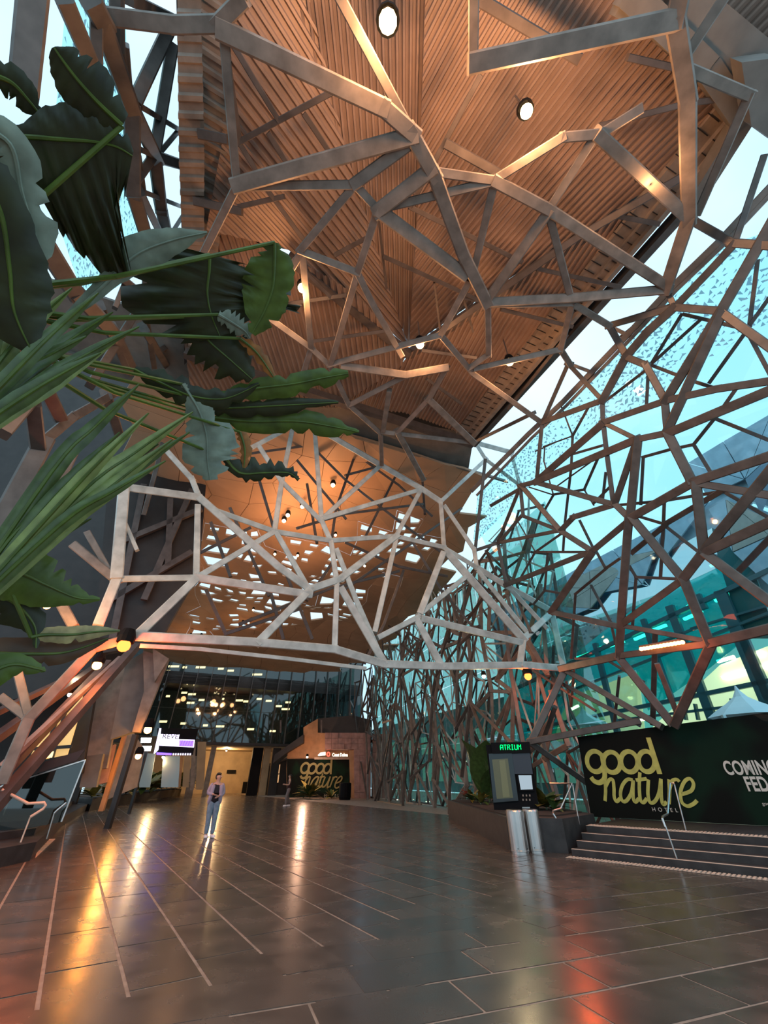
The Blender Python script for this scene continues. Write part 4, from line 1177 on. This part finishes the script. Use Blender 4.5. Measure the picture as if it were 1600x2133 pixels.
# glass balustrade and stairs at lower left
st = empty('left_stairs', PZ(70, 1790, 0), 'dark stone stairs and landing at the lower left edge', 'steps')
for z0, z1, poly in ((0, .32, [(-140, 1840), (62, 1793), (128, 1722), (190, 1682), (150, 1662), (-160, 1700)]), (.32, .46, [(-140, 1770), (70, 1740), (120, 1702), (150, 1675), (130, 1660), (-160, 1690)]), (.46, .6, [(-140, 1742), (60, 1722), (105, 1690), (120, 1660), (-160, 1680)])):
    prismz(MB(), [PZ(x, y, z0 if z0 == 0 else z0) for x, y in poly], z0, z1).build('step', M_['stone'], st)
tl = [PZ(78, 1752, .01), PZ(116, 1750, .01), PZ(74, 1786, .01)]
tt = empty('tactile_pad', tl[0], 'triangular ribbed pale pad at the foot of the left stairs', 'floor strip')
MB().prism([PZ(83, 1750, 0), PZ(115, 1748, 0), PZ(73, 1788, 0)], Z * .012).build('pad', M_['tactile'], tt)
for k in range(9):
    f_ = k / 9; a, b = PZ(83 - 10 * f_, 1750 + 38 * f_, .02), PZ(115 - 42 * f_, 1748 + 40 * f_, .02)
    if (a - b).length > .1: MB().bar(a, b, .03, .012).build('ridge', M_['tactile'], tt)
bg_ = empty('glass_balustrade', PZ(130, 1722, .3), 'sloping glass balustrade with a dark top band at the left stairs', 'balustrade')
pA_ = 14.6
for poly, m, th in (([(-10, 1640), (14, 1612), (178, 1560), (160, 1584), (12, 1632)], 'dark', .05), ):
    vslab(poly, pA_, th, 'top_band', M_[m], bg_)
MB().prism([PA(x, y, pA_) for x, y in [(-40, 1645), (178, 1583), (128, 1712), (60, 1725), (-40, 1735)]], AX * .02).build('glass_sheet', G['dark'], bg_)
MB().bar(PA(-20, 1645, pA_ - .05), PA(178, 1583, pA_ - .05), .03).build('edge_trim', M_['stainless'], bg_)
MB().bar(PA(178, 1583, pA_ - .05), PA(128, 1712, pA_ - .05), .03).build('edge_trim', M_['stainless'], bg_)
q0 = PZ(42, 1757, .3); q1 = PZ(97, 1748, .3); q2 = PZ(-4, 1725, .3)
rail_thing('handrail', [up(q0, 1 + 2, 1645), up(q0, 60 - 2, 1674), up(q0, 92, 1672), up(q0, 95, 1678), up(q0, 90, 1685), up(q0, 63, 1702)], [(q0, up(q0, 63, 1702)), (q2, up(q2, 24, 1655))], 'brass coloured bent handrail in front of the left glass balustrade', 'tactile', .03)
rail_thing('handrail', [up(q1, 138, 1672), up(q1, 120, 1687), up(q1, 113, 1694)], [(q1, up(q1, 113, 1694))], 'short stainless handrail at the foot of the left glass balustrade')
# ================================================================ lamps
def bulb(p, r, col, s, name, label, group, power, lr=.12, drop=0, stem=None, cat='lamp', lcol=None):
    t = empty(name, p, label, cat, group); me = bpy.data.meshes.new('bulb'); bm = bmesh.new(); bmesh.ops.create_icosphere(bm, subdivisions=2, radius=r); bm.to_mesh(me); bm.free(); me.shade_smooth()
    o = link('bulb', me, None, emat('glow_' + label[:18].replace(' ', '_'), col, s)); o.location = p; setp(o, t)
    hd = lathe(p + Z * r * .5, [(r * 1.3, 0), (r * 1.35, r), (r * .9, r * 2.2), (.02, r * 2.3)], 12).build('housing', M_['black'], t)
    if stem: MB().bar(p + Z * r * 2, p + Z * stem, .03).build('stem', M_['dark_steel'], t)
    if power:
        L = bpy.data.lights.new('lamp_light', 'POINT'); L.energy = power; L.color = lcol or col; L.shadow_soft_size = lr; lo_ = bpy.data.objects.new('lamp_light', L); COL.objects.link(lo_); lo_.location = p - Z * (r + .08 + lr + drop); setp(lo_, t)
for i, (x, y, r, pw_, lab) in enumerate(((808, 45, .17, 620, 'bright amber high bay lamp at the top centre of the roof'), (1097, 232, .13, 420, 'amber high bay lamp right of centre under the roof'), (1340, 368, .11, 200, 'amber high bay lamp nearest the right roof edge'),
        (630, 600, .13, 260, 'amber high bay lamp above the large leaf'), (875, 718, .13, 160, 'amber high bay lamp just below the roof notch'), (1062, 755, .12, 160, 'amber high bay lamp right of the roof notch near the gutter'))):
    bulb(PZ(x, y, 13.1), r, (1, .62, .25), 22, 'high_bay_lamp', lab, 'high bay lamps under the roof', pw_, .25, 0, 1.3, lcol=AMBER)
for i, (x, y) in enumerate(((695, 995), (632, 1040), (602, 1058), (594, 1070), (575, 1140), (622, 1143), (530, 1258), (400, 1312), (422, 1312), (508, 1285), (520, 1285), (384, 1165), (760, 1165), (700, 1100))):
    d = ray(x, y); p = hit(x, y, v0, vn) - Z * .5
    bulb(p, .11 if i < 4 else .08, (1, .75, .4), 12, 'down_lamp', ['round downlight glowing alone in the vault left of centre', 'upper of the trio of downlights in the vault', 'middle of the trio of downlights in the vault', 'lowest of the trio of downlights in the vault'][i] if i < 4 else 'small downlight in the pierced vault, ' + {575: 'highest near the middle', 622: 'just right of the highest', 530: 'left of centre among the holes', 400: 'leftmost of the lowest row', 422: 'second of the lowest row', 508: 'third of the lowest row', 520: 'fourth of the lowest row', 384: 'far left beside the dark flank', 760: 'farthest right', 700: 'above and left of the farthest right'}[x], None if i < 4 else 'small downlights of the pierced vault', [260, 200, 160, 120][i] if i < 4 else (70 if i % 2 else 0), .3, 1.3, lcol=AMBER)
for x, y, a, r, col, pw_, lab in ((258, 1345, 12.5, .16, RED, 230, 'glowing red heat lamp on the left end of the portal beam'), (1100, 1409, 12.9, .14, RED, 90, 'glowing red heat lamp under the right part of the portal beam'), (202, 1386, 15.0, .13, (1, .2, .03), 70, 'small orange lamp under the left raking beams'),
        (1008, 1409, 13.2, .07, (1, .75, .4), 60, 'small warm spot under the portal beam left of the red lamp'), (165, 1388, 16, .07, (1, .85, .55), 10, 'small white lamp beside the orange lamp at left'), (145, 1447, 16, .06, (1, .85, .55), 0, 'tiny white lamp above the yellow window'),
        (98, 1262, 11.4, .08, (1, .42, .12), 170, 'round spot lamp on the brown strut behind the leaves'), (308, 1520, 19.5, .14, (1, .35, .05), 60, 'orange lamp above the white glowing panels'), (288, 1575, 22, .12, (1, .45, .1), 60, 'amber lamp low on the pier left of the panels')):
    bulb(PA(x, y, a), r, (1, .11, .02) if col == RED else (1, .8, .5) if col[1] > .7 else (1, .3, .07), 7 if col == RED else (18 if col[1] < .5 else 16), 'spot_lamp', lab, 'spot lamps at the portal', pw_, .1, lcol=col)
hl = empty('heater_bar', PW(1375, 1345, -.8), 'row of glowing orange red bulbs along the frame of the right wall', 'lamp')
h_a, h_b = PW(1336, 1352, -.8), PW(1421, 1338, -.8); MB().bar(h_a + Z * .05, h_b + Z * .05, .16, .08).build('housing', M_['dark_steel'], hl)
hm = emat('heater_glow', (1, .3, .08), 14)
for i in range(13):
    me = lathe(h_a * (1 - i / 12) + h_b * (i / 12) + (CAM - h_a).normalized() * .1, [(.001, -.055), (.045, -.04), (.06, 0), (.045, .04), (.001, .055)], 8).build('bulb', hm, hl)
L = bpy.data.lights.new('heater_light', 'POINT'); L.energy = 45; L.color = RED; L.shadow_soft_size = .4; o = bpy.data.objects.new('heater_light', L); COL.objects.link(o); o.location = (h_a + h_b) / 2 + (CAM - h_a).normalized() * .7 - Z * .3; setp(o, hl)
# ground uplights seen along the far wall
for i, (x, y) in enumerate(((830, 1666), (891, 1670))):
    c = PZ(x, y, .01); t = empty('ground_light', c, ['small round floor light left, below the far wall struts', 'small round floor light right, below the far wall struts'][i], 'lamp', 'floor lights')
    lathe(c, [(.16, 0), (.16, .015), (.12, .02), (.01, .02)], 14).build('lens', emat('floor_lens_glow', (1, .8, .55), 7) if i == 0 else bpy.data.materials['floor_lens_glow'], t)
# ================================================================ people
def skinned(name, verts, edges, radii, m, parent, X, root=0, sub=1):
    me = bpy.data.meshes.new(name); me.from_pydata([tuple(X @ V(v)) for v in verts], edges, []); me.update(); me.materials.append(m)
    o = bpy.data.objects.new(name, me); COL.objects.link(o)
    md = o.modifiers.new('skin', 'SKIN'); md.use_smooth_shade = True
    if not me.skin_vertices:
        bm = bmesh.new(); bm.from_mesh(me); bm.verts.layers.skin.verify(); bm.to_mesh(me); bm.free()
    for i, r in enumerate(radii):
        sv = me.skin_vertices[0].data[i]; sv.radius = r if isinstance(r, tuple) else (r, r); sv.use_root = (i == root)
    ss = o.modifiers.new('sub', 'SUBSURF'); ss.levels = sub; ss.render_levels = sub
    setp(o, parent); return o
skin = mat('skin', (.55, .33, .24), .5); hairm = mat('dark_hair', (.02, .015, .012), .5)
def person(base, face_to, H, label, P):
    f = V((face_to[0] - base[0], face_to[1] - base[1], 0)).normalized(); r = V((f.y, -f.x, 0))    # r: person's own right is -r seen from the front
    s = H / 1.7; X = Matrix.Translation(base) @ Matrix((r, f, Z)).transposed().to_4x4() @ Matrix.Diagonal((s, s, s, 1))
    t = empty('person', base, label, 'person'); J = P['J']
    vs = [(0, 0, .93), (0, .0, 1.08), (0, .0, 1.26), (0, 0, 1.38), (0, .01, 1.46), (0, .01, 1.555), (0, .0, 1.61)]
    rd = [(.10, .08), (.09, .07), (.11, .08), (.07, .06), (.06, .06), (.1, .115), (.085, .095)]
    ed = [(0, 1), (1, 2), (2, 3), (3, 4), (4, 5), (5, 6)]
    for sd in (-1, 1):
        k = len(vs); q = J['L' if sd < 0 else 'R']
        vs += [q['sh'], q['el'], q['wr'], q['hp'], q['kn'], q['an'], q['to']]
        rd += [.055, .042, .028, .085, .055, .038, .03]
        ed += [(2, k), (k, k + 1), (k + 1, k + 2), (0, k + 3), (k + 3, k + 4), (k + 4, k + 5), (k + 5, k + 6)]
    skinned('body', vs, ed, rd, skin, t, X)
    # face: turned by hd radians
    hd = P.get('head', 0); HX = X @ Matrix.Translation((0, .01, 1.555)) @ Matrix.Rotation(hd, 4, 'Z')
    mb = MB(); mb.tube([HX @ V((0, .08, .03)), HX @ V((0, .115, -.005)), HX @ V((0, .095, -.02))], [.008, .016, .01], 6); mb.build('nose', skin, t)
    for e in (-1, 1):
        MB().tube([HX @ V((e * .032, .06, .028)), HX @ V((e * .032, .082, .028))], .012, 6).build('eye', M_['white'], t)
        MB().tube([HX @ V((e * .032, .078, .028)), HX @ V((e * .032, .086, .028))], .006, 6).build('pupil', M_['black'], t)
        MB().tube([HX @ V((e * .072, 0, .02)), HX @ V((e * .088, -.005, .01)), HX @ V((e * .075, 0, -.02))], .012, 6).build('ear', skin, t)
    MB().bar(HX @ V((-.024, .082, -.045)), HX @ V((.024, .082, -.045)), .01, .012).build('mouth', mat('lips', (.4, .13, .1), .5) if 'lips' not in bpy.data.materials else bpy.data.materials['lips'], t)
    me = bpy.data.meshes.new('hair'); bm = bmesh.new(); bmesh.ops.create_uvsphere(bm, u_segments=16, v_segments=12, radius=1)
    bmesh.ops.delete(bm, geom=[v for v in bm.verts if v.co.y > .35 and v.co.z < .38], context='VERTS')
    for v in bm.verts: v.co = HX @ V((v.co.x * .096, v.co.y * .112 - .012, v.co.z * (.112 if v.co.z > 0 else P.get('hair', .11)) + .02))
    bm.to_mesh(me); bm.free(); me.shade_smooth(); link('hair', me, t, hairm)
    # hands
    for sd in (-1, 1):
        q = J['L' if sd < 0 else 'R']; w = V(q['wr']); d = (w - V(q['el'])).normalized(); up = Z if abs(d.z) < .8 else V((0, 1, 0)); y = d.cross(up).normalized(); z = y.cross(d)
        mb = MB(); mb.tube([X @ w, X @ (w + d * .03), X @ (w + d * .08)], [.02, .032, .03], 8)
        for i in range(4):
            o_ = w + d * .075 + y * (.011 + .0 - .022 * (i - 1)) ; L_ = (.062, .075, .07, .055)[i]
            mb.tube([X @ o_, X @ (o_ + d * L_ * .5 - z * .006), X @ (o_ + d * L_ * .8 - z * .028)], [.009, .008, .006], 6)
        o_ = w + d * .03 + y * .028 * sd; mb.tube([X @ o_, X @ (o_ + d * .03 + y * .02 * sd), X @ (o_ + d * .055 + y * .012 * sd - z * .01)], [.011, .009, .007], 6)
        mb.build('hand', skin, t, smooth=True)
    T_ = P['top']; L_, R_ = J['L'], J['R']
    skinned('top', [(0, 0, .83), (0, .01, 1.08), (0, .01, 1.28), (0, 0, 1.4), L_['sh'], R_['sh']], [(0, 1), (1, 2), (2, 3), (2, 4), (2, 5)], [(.185, .15), (.165, .135), (.19, .145), (.08, .07), .09, .09], T_, t, X)
    jk = P.get('jacket')
    if jk:
        for sd, q in ((-1, L_), (1, R_)):
            sh = V(q['sh']); skinned('sleeve', [sh + V((-sd * .03, 0, -.02)), sh, (sh + V(q['el'])) / 2, q['el'], V(q['wr']) * .85 + V(q['el']) * .15], [(0, 1), (1, 2), (2, 3), (3, 4)], [.06, .082, .076, .068, .05], jk, t, X)
            skinned('jacket_front', [(sd * .115, .08, 1.36), (sd * .135, .1, 1.2), (sd * .14, .09, 1.02), (sd * .16, .0, .84)], [(0, 1), (1, 2), (2, 3)], [(.06, .06), (.065, .07), (.06, .08), (.055, .08)], jk, t, X)
        skinned('jacket_back', [(0, -.05, .84), (0, -.045, 1.1), (0, -.045, 1.36), (0, -.02, 1.43)], [(0, 1), (1, 2), (2, 3)], [(.2, .11), (.18, .11), (.2, .11), (.1, .07)], jk, t, X)
    lg = P['legs']; wl_ = P.get('flare', 1)
    for sd, q in ((-1, L_), (1, R_)):
        skinned('trouser_leg', [(sd * .05, 0, .93), q['hp'], q['kn'], V(q['an']) + V((0, 0, -.02))], [(0, 1), (1, 2), (2, 3)], [.115, .12, .082 * wl_, .062 * wl_ * wl_], lg, t, X)
        a = V(q['an']); to = V(q['to']); d = V((to.x - a.x, to.y - a.y, 0)).normalized()
        skinned('shoe', [V((a.x, a.y, .05)) - d * .06, V((a.x, a.y, .05)), V((a.x, a.y, .042)) + d * .11, V((a.x, a.y, .034)) + d * .2], [(0, 1), (1, 2), (2, 3)], [(.055, .06), (.06, .065), (.06, .052), (.05, .04)], M_['white'], t, X)
    return t, X
den = mat('light_denim', (.17, .27, .36), .8, noise=.25, nscale=12)
b1 = PZ(432, 1746, 0)
p1, X1 = person(b1, (b1.x * .0 + 1.5, 0), 1.66, 'person in a lavender open jacket, black top and blue jeans standing on the paving', dict(
    J={'L': dict(sh=(-.165, 0, 1.36), el=(-.235, .0, 1.1), wr=(-.07, .21, 1.05), hp=(-.085, 0, .87), kn=(-.095, .03, .48), an=(-.11, 0, .09), to=(-.16, .13, .05)),
       'R': dict(sh=(.165, 0, 1.36), el=(.25, .02, 1.12), wr=(.07, .22, 1.1), hp=(.085, 0, .87), kn=(.075, .02, .48), an=(.06, -.04, .09), to=(.05, .11, .05))},
    head=.7, hair=.12, top=mat('black_tee', (.012, .012, .018), .8), jacket=mat('lavender_jacket', (.36, .32, .41), .8, noise=.1), legs=den))
ph = empty('phone', X1 @ V((0, .31, 1.13)), 'dark phone held at the waist by the person in the lavender jacket', 'phone')
MB().box(X1 @ V((0, .31, 1.12)), (X1.to_3x3() @ V((.07, 0, 0))), (X1.to_3x3() @ V((0, .035, .02))), (X1.to_3x3() @ V((0, -.003, .005)))).build('case', M_['black'], ph)
b2 = PZ(598, 1680, 0)
p2, X2 = person(b2, (b2.x - 14, b2.y - 6), 1.72, 'person in a dark top and wide grey trousers walking by the glazed booth', dict(
    J={'L': dict(sh=(-.15, 0, 1.36), el=(-.18, .06, 1.1), wr=(-.1, .3, 1.12), hp=(-.085, 0, .87), kn=(-.09, .12, .5), an=(-.09, .1, .09), to=(-.1, .23, .05)),
       'R': dict(sh=(.15, 0, 1.36), el=(.19, .04, 1.1), wr=(.12, .28, 1.14), hp=(.085, 0, .87), kn=(.09, .02, .48), an=(.09, -.16, .1), to=(.09, -.03, .05))},
    head=0, hair=.11, top=mat('dark_red_top', (.03, .008, .01), .8), legs=mat('grey_trousers', (.16, .14, .14), .8), flare=1.22))
# ================================================================ plants in the near left foreground
gl_dark = mat('banana_leaf_dark', (.017, .024, .006), .42, 0, .4, noise=.5, nscale=7)
gl_mid = mat('banana_leaf_green', (.065, .11, .015), .42, 0, .4, noise=.4, nscale=7)
gl_grey = mat('banana_leaf_underside', (.17, .22, .17), .5, 0, .5, noise=.3, nscale=9)
gl_dry = mat('dry_leaf', (.30, .26, .12), .55, noise=.4, nscale=14)
gl_rust = mat('rust_leaf', (.28, .11, .02), .55, noise=.4, nscale=12)
gl_flax = mat('flax_blade', (.07, .115, .035), .4, 0, .5, noise=.45, nscale=10)
gl_flax2 = mat('flax_blade_pale', (.2, .26, .08), .4, 0, .5, noise=.35, nscale=10)
def pd(x, y, d): return CAM + ray(x, y) * d
def cat3(P, k):
    out = []
    for i in range(len(P) - 1):
        a, b, c, d = P[max(i - 1, 0)], P[i], P[i + 1], P[min(i + 2, len(P) - 1)]
        for j in range(k):
            t = j / k; out.append(tuple(.5 * (2 * b[q] + (c[q] - a[q]) * t + (2 * a[q] - 5 * b[q] + 4 * c[q] - d[q]) * t * t + (3 * b[q] - a[q] - 3 * c[q] + d[q]) * t ** 3) for q in range(len(b))))
    return out + [P[-1]]
def bleaf(st, m, parent, seed=0, tear=.25, fold=.3, k=7, label=None, wav=.06):
    """stations (x, y, distance, width left, width right in picture px at that distance)"""
    rr = random.Random(seed); S = cat3(st, k); C = [pd(x, y, d) for x, y, d, a, b in S]; v, f = [], []; NW = 5; n = len(S)
    tl_ = tr_ = 1
    for i, (x, y, d, wl, wr) in enumerate(S):
        t = (C[min(i + 1, n - 1)] - C[max(i - 1, 0)]).normalized(); vw = (C[i] - CAM).normalized(); sd = t.cross(vw).normalized(); nr = sd.cross(t).normalized()
        tl_ = rr.uniform(.45, .75) if rr.random() < tear else rr.uniform(.93, 1.05); tr_ = rr.uniform(.45, .75) if rr.random() < tear else rr.uniform(.93, 1.05)
        sc = (C[i] - CAM).dot(Fv) / FPX * .97
        for j in range(-NW, NW + 1):
            u = j / NW; w = (wl * tl_ if j < 0 else wr * tr_) * sc * abs(u)
            v.append(C[i] + sd * (w * (1 if j > 0 else -1)) + nr * (fold * w * abs(u) - fold * w * .3 + wav * w * math.sin(i * 1.7 + j)))
    for i in range(n - 1):
        for j in range(2 * NW): a = i * (2 * NW + 1) + j; f.append((a, a + 1, a + 2 * NW + 2, a + 2 * NW + 1))
    me = bpy.data.meshes.new('leaf'); me.from_pydata([tuple(q) for q in v], [], f); me.update(); me.shade_smooth()
    o = link('leaf', me, parent, m)
    rib = MB().tube([c - (c - CAM).normalized() * .004 for c in C], [.012 * (1 - .75 * i / n) for i in range(n)], 6).build('midrib', gl_mid if m is not gl_grey else gl_grey, o)
    if label: o['label'] = label
    return o, C[0]
crown = pd(-150, 620, 3.3)
ban = empty('banana_plant', V((crown.x - .1, crown.y, 0)), 'large banana plant with torn dark leaves reaching in from the upper left', 'plant')
MB().tube([V((crown.x - .1, crown.y, 0)), V((crown.x - .05, crown.y, 1.5)), crown], [.13, .1, .07], 12).build('trunk', gl_dry, ban)
BL = [([(255, 262, 3.0, 25, 20), (205, 215, 3.0, 58, 50), (160, 165, 3.0, 58, 50), (125, 118, 3.0, 36, 28), (112, 98, 3.0, 5, 5)], gl_dark, .05, None),
      ([(-40, 285, 3.0, 110, 20), (50, 285, 3.0, 190, 20), (120, 290, 3.0, 260, 50), (190, 295, 3.0, 265, 60), (240, 305, 3.0, 220, 50), (276, 325, 3.0, 90, 10)], gl_dark, .12, None),
      ([(-60, 330, 2.7, 60, 60), (0, 440, 2.7, 60, 50), (20, 560, 2.7, 90, 70), (30, 650, 2.7, 80, 60), (70, 740, 2.7, 5, 5)], gl_dark, .1, None),
      ([(-60, 255, 2.8, 30, 30), (20, 300, 2.8, 40, 40), (45, 400, 2.8, 45, 45), (70, 480, 2.8, 42, 42), (90, 560, 2.8, 6, 6)], gl_grey, .3, 'grey green leaf underside'),
      ([(-40, 150, 3.2, 30, 30), (20, 170, 3.2, 34, 34), (60, 210, 3.2, 28, 28), (100, 260, 3.2, 5, 5)], gl_dark, .3, None),
      ([(-80, 860, 3.2, 4, 4), (60, 740, 3.2, 6, 6), (220, 590, 3.2, 16, 16), (285, 530, 3.2, 34, 34), (360, 500, 3.2, 26, 22), (432, 484, 3.2, 2, 2)], gl_grey, .04, 'pale grey green young leaf'),
      ([(437, 530, 3.4, 110, 100), (436, 565, 3.4, 175, 185), (432, 610, 3.4, 175, 205), (440, 655, 3.4, 140, 180), (458, 700, 3.4, 40, 60)], gl_dark, .12, None),
      ([(572, 505, 3.3, 8, 8), (572, 545, 3.3, 48, 40), (568, 600, 3.3, 62, 40), (550, 650, 3.3, 48, 34), (525, 695, 3.3, 8, 8)], gl_mid, .1, 'bright green lobe'),
      ([(400, 660, 3.45, 20, 20), (430, 705, 3.45, 60, 60), (480, 750, 3.45, 55, 62), (525, 790, 3.45, 10, 10)], gl_dark, .3, None),
      ([(500, 705, 3.4, 6, 6), (535, 735, 3.4, 16, 16), (570, 785, 3.4, 6, 6)], gl_rust, .4, 'rusty dry leaf tip'),
      ([(455, 655, 3.35, 10, 10), (480, 670, 3.35, 22, 26), (510, 690, 3.35, 14, 20), (520, 705, 3.35, 3, 3)], gl_grey, .5, None),
      ([(430, 835, 3.6, 6, 6), (520, 812, 3.6, 24, 20), (610, 800, 3.6, 26, 22), (680, 786, 3.6, 20, 20), (726, 778, 3.6, 6, 6)], gl_mid, .12, None),
      ([(440, 870, 3.7, 6, 6), (520, 878, 3.7, 24, 24), (620, 878, 3.7, 26, 26), (700, 890, 3.7, 22, 18), (748, 900, 3.7, 3, 3)], gl_mid, .15, None),
      ([(400, 850, 3.65, 10, 10), (480, 850, 3.65, 20, 22), (580, 845, 3.65, 22, 18), (705, 838, 3.65, 5, 5)], gl_dark, .35, None),
      ([(380, 800, 3.5, 6, 6), (412, 850, 3.5, 26, 30), (430, 905, 3.5, 42, 60), (432, 955, 3.5, 50, 62), (438, 1000, 3.5, 12, 16)], gl_grey, .4, 'drooping torn grey leaf'),
      ([(470, 955, 3.6, 12, 10), (500, 985, 3.6, 20, 34), (550, 985, 3.6, 16, 34), (600, 985, 3.6, 8, 20), (622, 1000, 3.6, 3, 6)], gl_dark, .45, None),
      ([(280, 770, 3.5, 8, 8), (340, 800, 3.5, 22, 32), (400, 825, 3.5, 26, 34), (470, 830, 3.5, 22, 20), (540, 800, 3.5, 4, 4)], gl_dark, .35, None),
      ([(500, 900, 3.6, 10, 12), (510, 935, 3.6, 12, 16), (508, 975, 3.6, 4, 5)], gl_rust, .4, None),
      ([(-60, 1180, 3.1, 50, 50), (30, 1190, 3.1, 60, 62), (100, 1220, 3.1, 50, 45), (160, 1245, 3.1, 18, 20), (208, 1248, 3.1, 3, 3)], gl_mid, .1, None),
      ([(-60, 1230, 3.2, 60, 60), (20, 1250, 3.2, 60, 60), (70, 1300, 3.2, 22, 22), (75, 1350, 3.2, 3, 3)], gl_dark, .2, None),
      ([(65, 1327, 3.2, 3, 3), (95, 1322, 3.2, 15, 15), (150, 1322, 3.2, 18, 18), (200, 1316, 3.2, 13, 13), (250, 1314, 3.2, 2, 2)], gl_dry, .05, 'yellowed dry leaf'),
      ([(-40, 1360, 3.3, 30, 30), (60, 1362, 3.3, 28, 34), (140, 1358, 3.3, 22, 26), (225, 1330, 3.3, 4, 4)], mat('brown_leaf', (.07, .035, .015), .5, noise=.4), .1, 'brown withered leaf'),
      ([(-60, 1420, 3.2, 40, 40), (20, 1385, 3.2, 30, 26), (75, 1392, 3.2, 12, 12), (95, 1398, 3.2, 2, 2)], gl_mid, .1, None)]
for i, (st, m, te, lab) in enumerate(BL):
    o, c0 = bleaf(st, m, ban, i + 1, te, label=lab)
    s0 = st[0]
    if s0[0] > -20:
        mid = (c0 + crown) / 2 - Z * .12; MB().tube([crown, mid, c0], [.02, .014, .011], 6).build('petiole', gl_mid, ban)
for k, (bx, by, bd, tips, lab) in enumerate(((-150, 960, 2.6, [(205, 610), (150, 600), (100, 640), (60, 690), (265, 690), (235, 650), (180, 700), (20, 640), (290, 680), (120, 740), (55, 620), (210, 735), (10, 720), (90, 800)], 'flax plant of long green blades at the left, upper clump'),
        (-130, 1330, 2.7, [(372, 880), (402, 858), (330, 925), (290, 800), (200, 960), (245, 950), (345, 960), (270, 1010), (150, 1010), (395, 900), (310, 860), (90, 1040), (250, 900), (360, 915), (190, 1080)], 'flax plant of long green blades at the left, lower clump'))):
    bp_ = pd(bx, by, bd); fx = empty('flax_plant', V((bp_.x, bp_.y, 0)), lab, 'plant')
    MB().tube([V((bp_.x, bp_.y, 0)), bp_], [.1, .07], 10).build('trunk', gl_dry, fx); rk = random.Random(k)
    for i, (x, y) in enumerate(tips):
        mx, my = bx + (x - bx) * .55 + rk.uniform(-14, 14), by + (y - by) * .62 + rk.uniform(-20, 14); dd = bd + rk.uniform(-.1, .5)
        w = rk.uniform(13, 21); bleaf([(bx, by, bd, w, w), (mx, my, (bd + dd) / 2, w, w), ((mx + x) / 2, (my + y) / 2 - 3, dd, w * .75, w * .75), (x, y, dd, 1.5, 1.5)], (gl_flax, gl_flax2, gl_flax)[i % 3], fx, 50 + i, 0, .5, 5, wav=0)
# fill lamp added to brighten the tan lobby; lamps of the portal and shop
for nm, p, e, c, lab in (('hall_fill_lamp', ABZ(EA + 4, 4, 4.0), 700, WARM, 'ceiling lamp inside the tan lobby behind the end wall'), ('portal_lamp', PF(640, 1577, ab0 - an * .6), 260, (1, .55, .35), 'small bright lamp on the ochre flank of the granite portal'), ('shop_lamp', PA(340, 1577, 36.0), 200, WARM, 'lamp lighting the foliage of the long left planter')):
    bulb(p, .09, (1, .85, .6), 10, nm, lab, None, e, .15, lcol=c)

# lettering becomes real meshes
bpy.context.view_layer.update(); dg = bpy.context.evaluated_depsgraph_get()
for o in [o for o in SC.objects if o.type == 'FONT']:
    me = bpy.data.meshes.new_from_object(o.evaluated_get(dg)); n = bpy.data.objects.new('word', me); COL.objects.link(n)
    n.parent = o.parent; n.matrix_parent_inverse = o.matrix_parent_inverse.copy(); n.matrix_basis = o.matrix_basis.copy(); bpy.data.objects.remove(o)
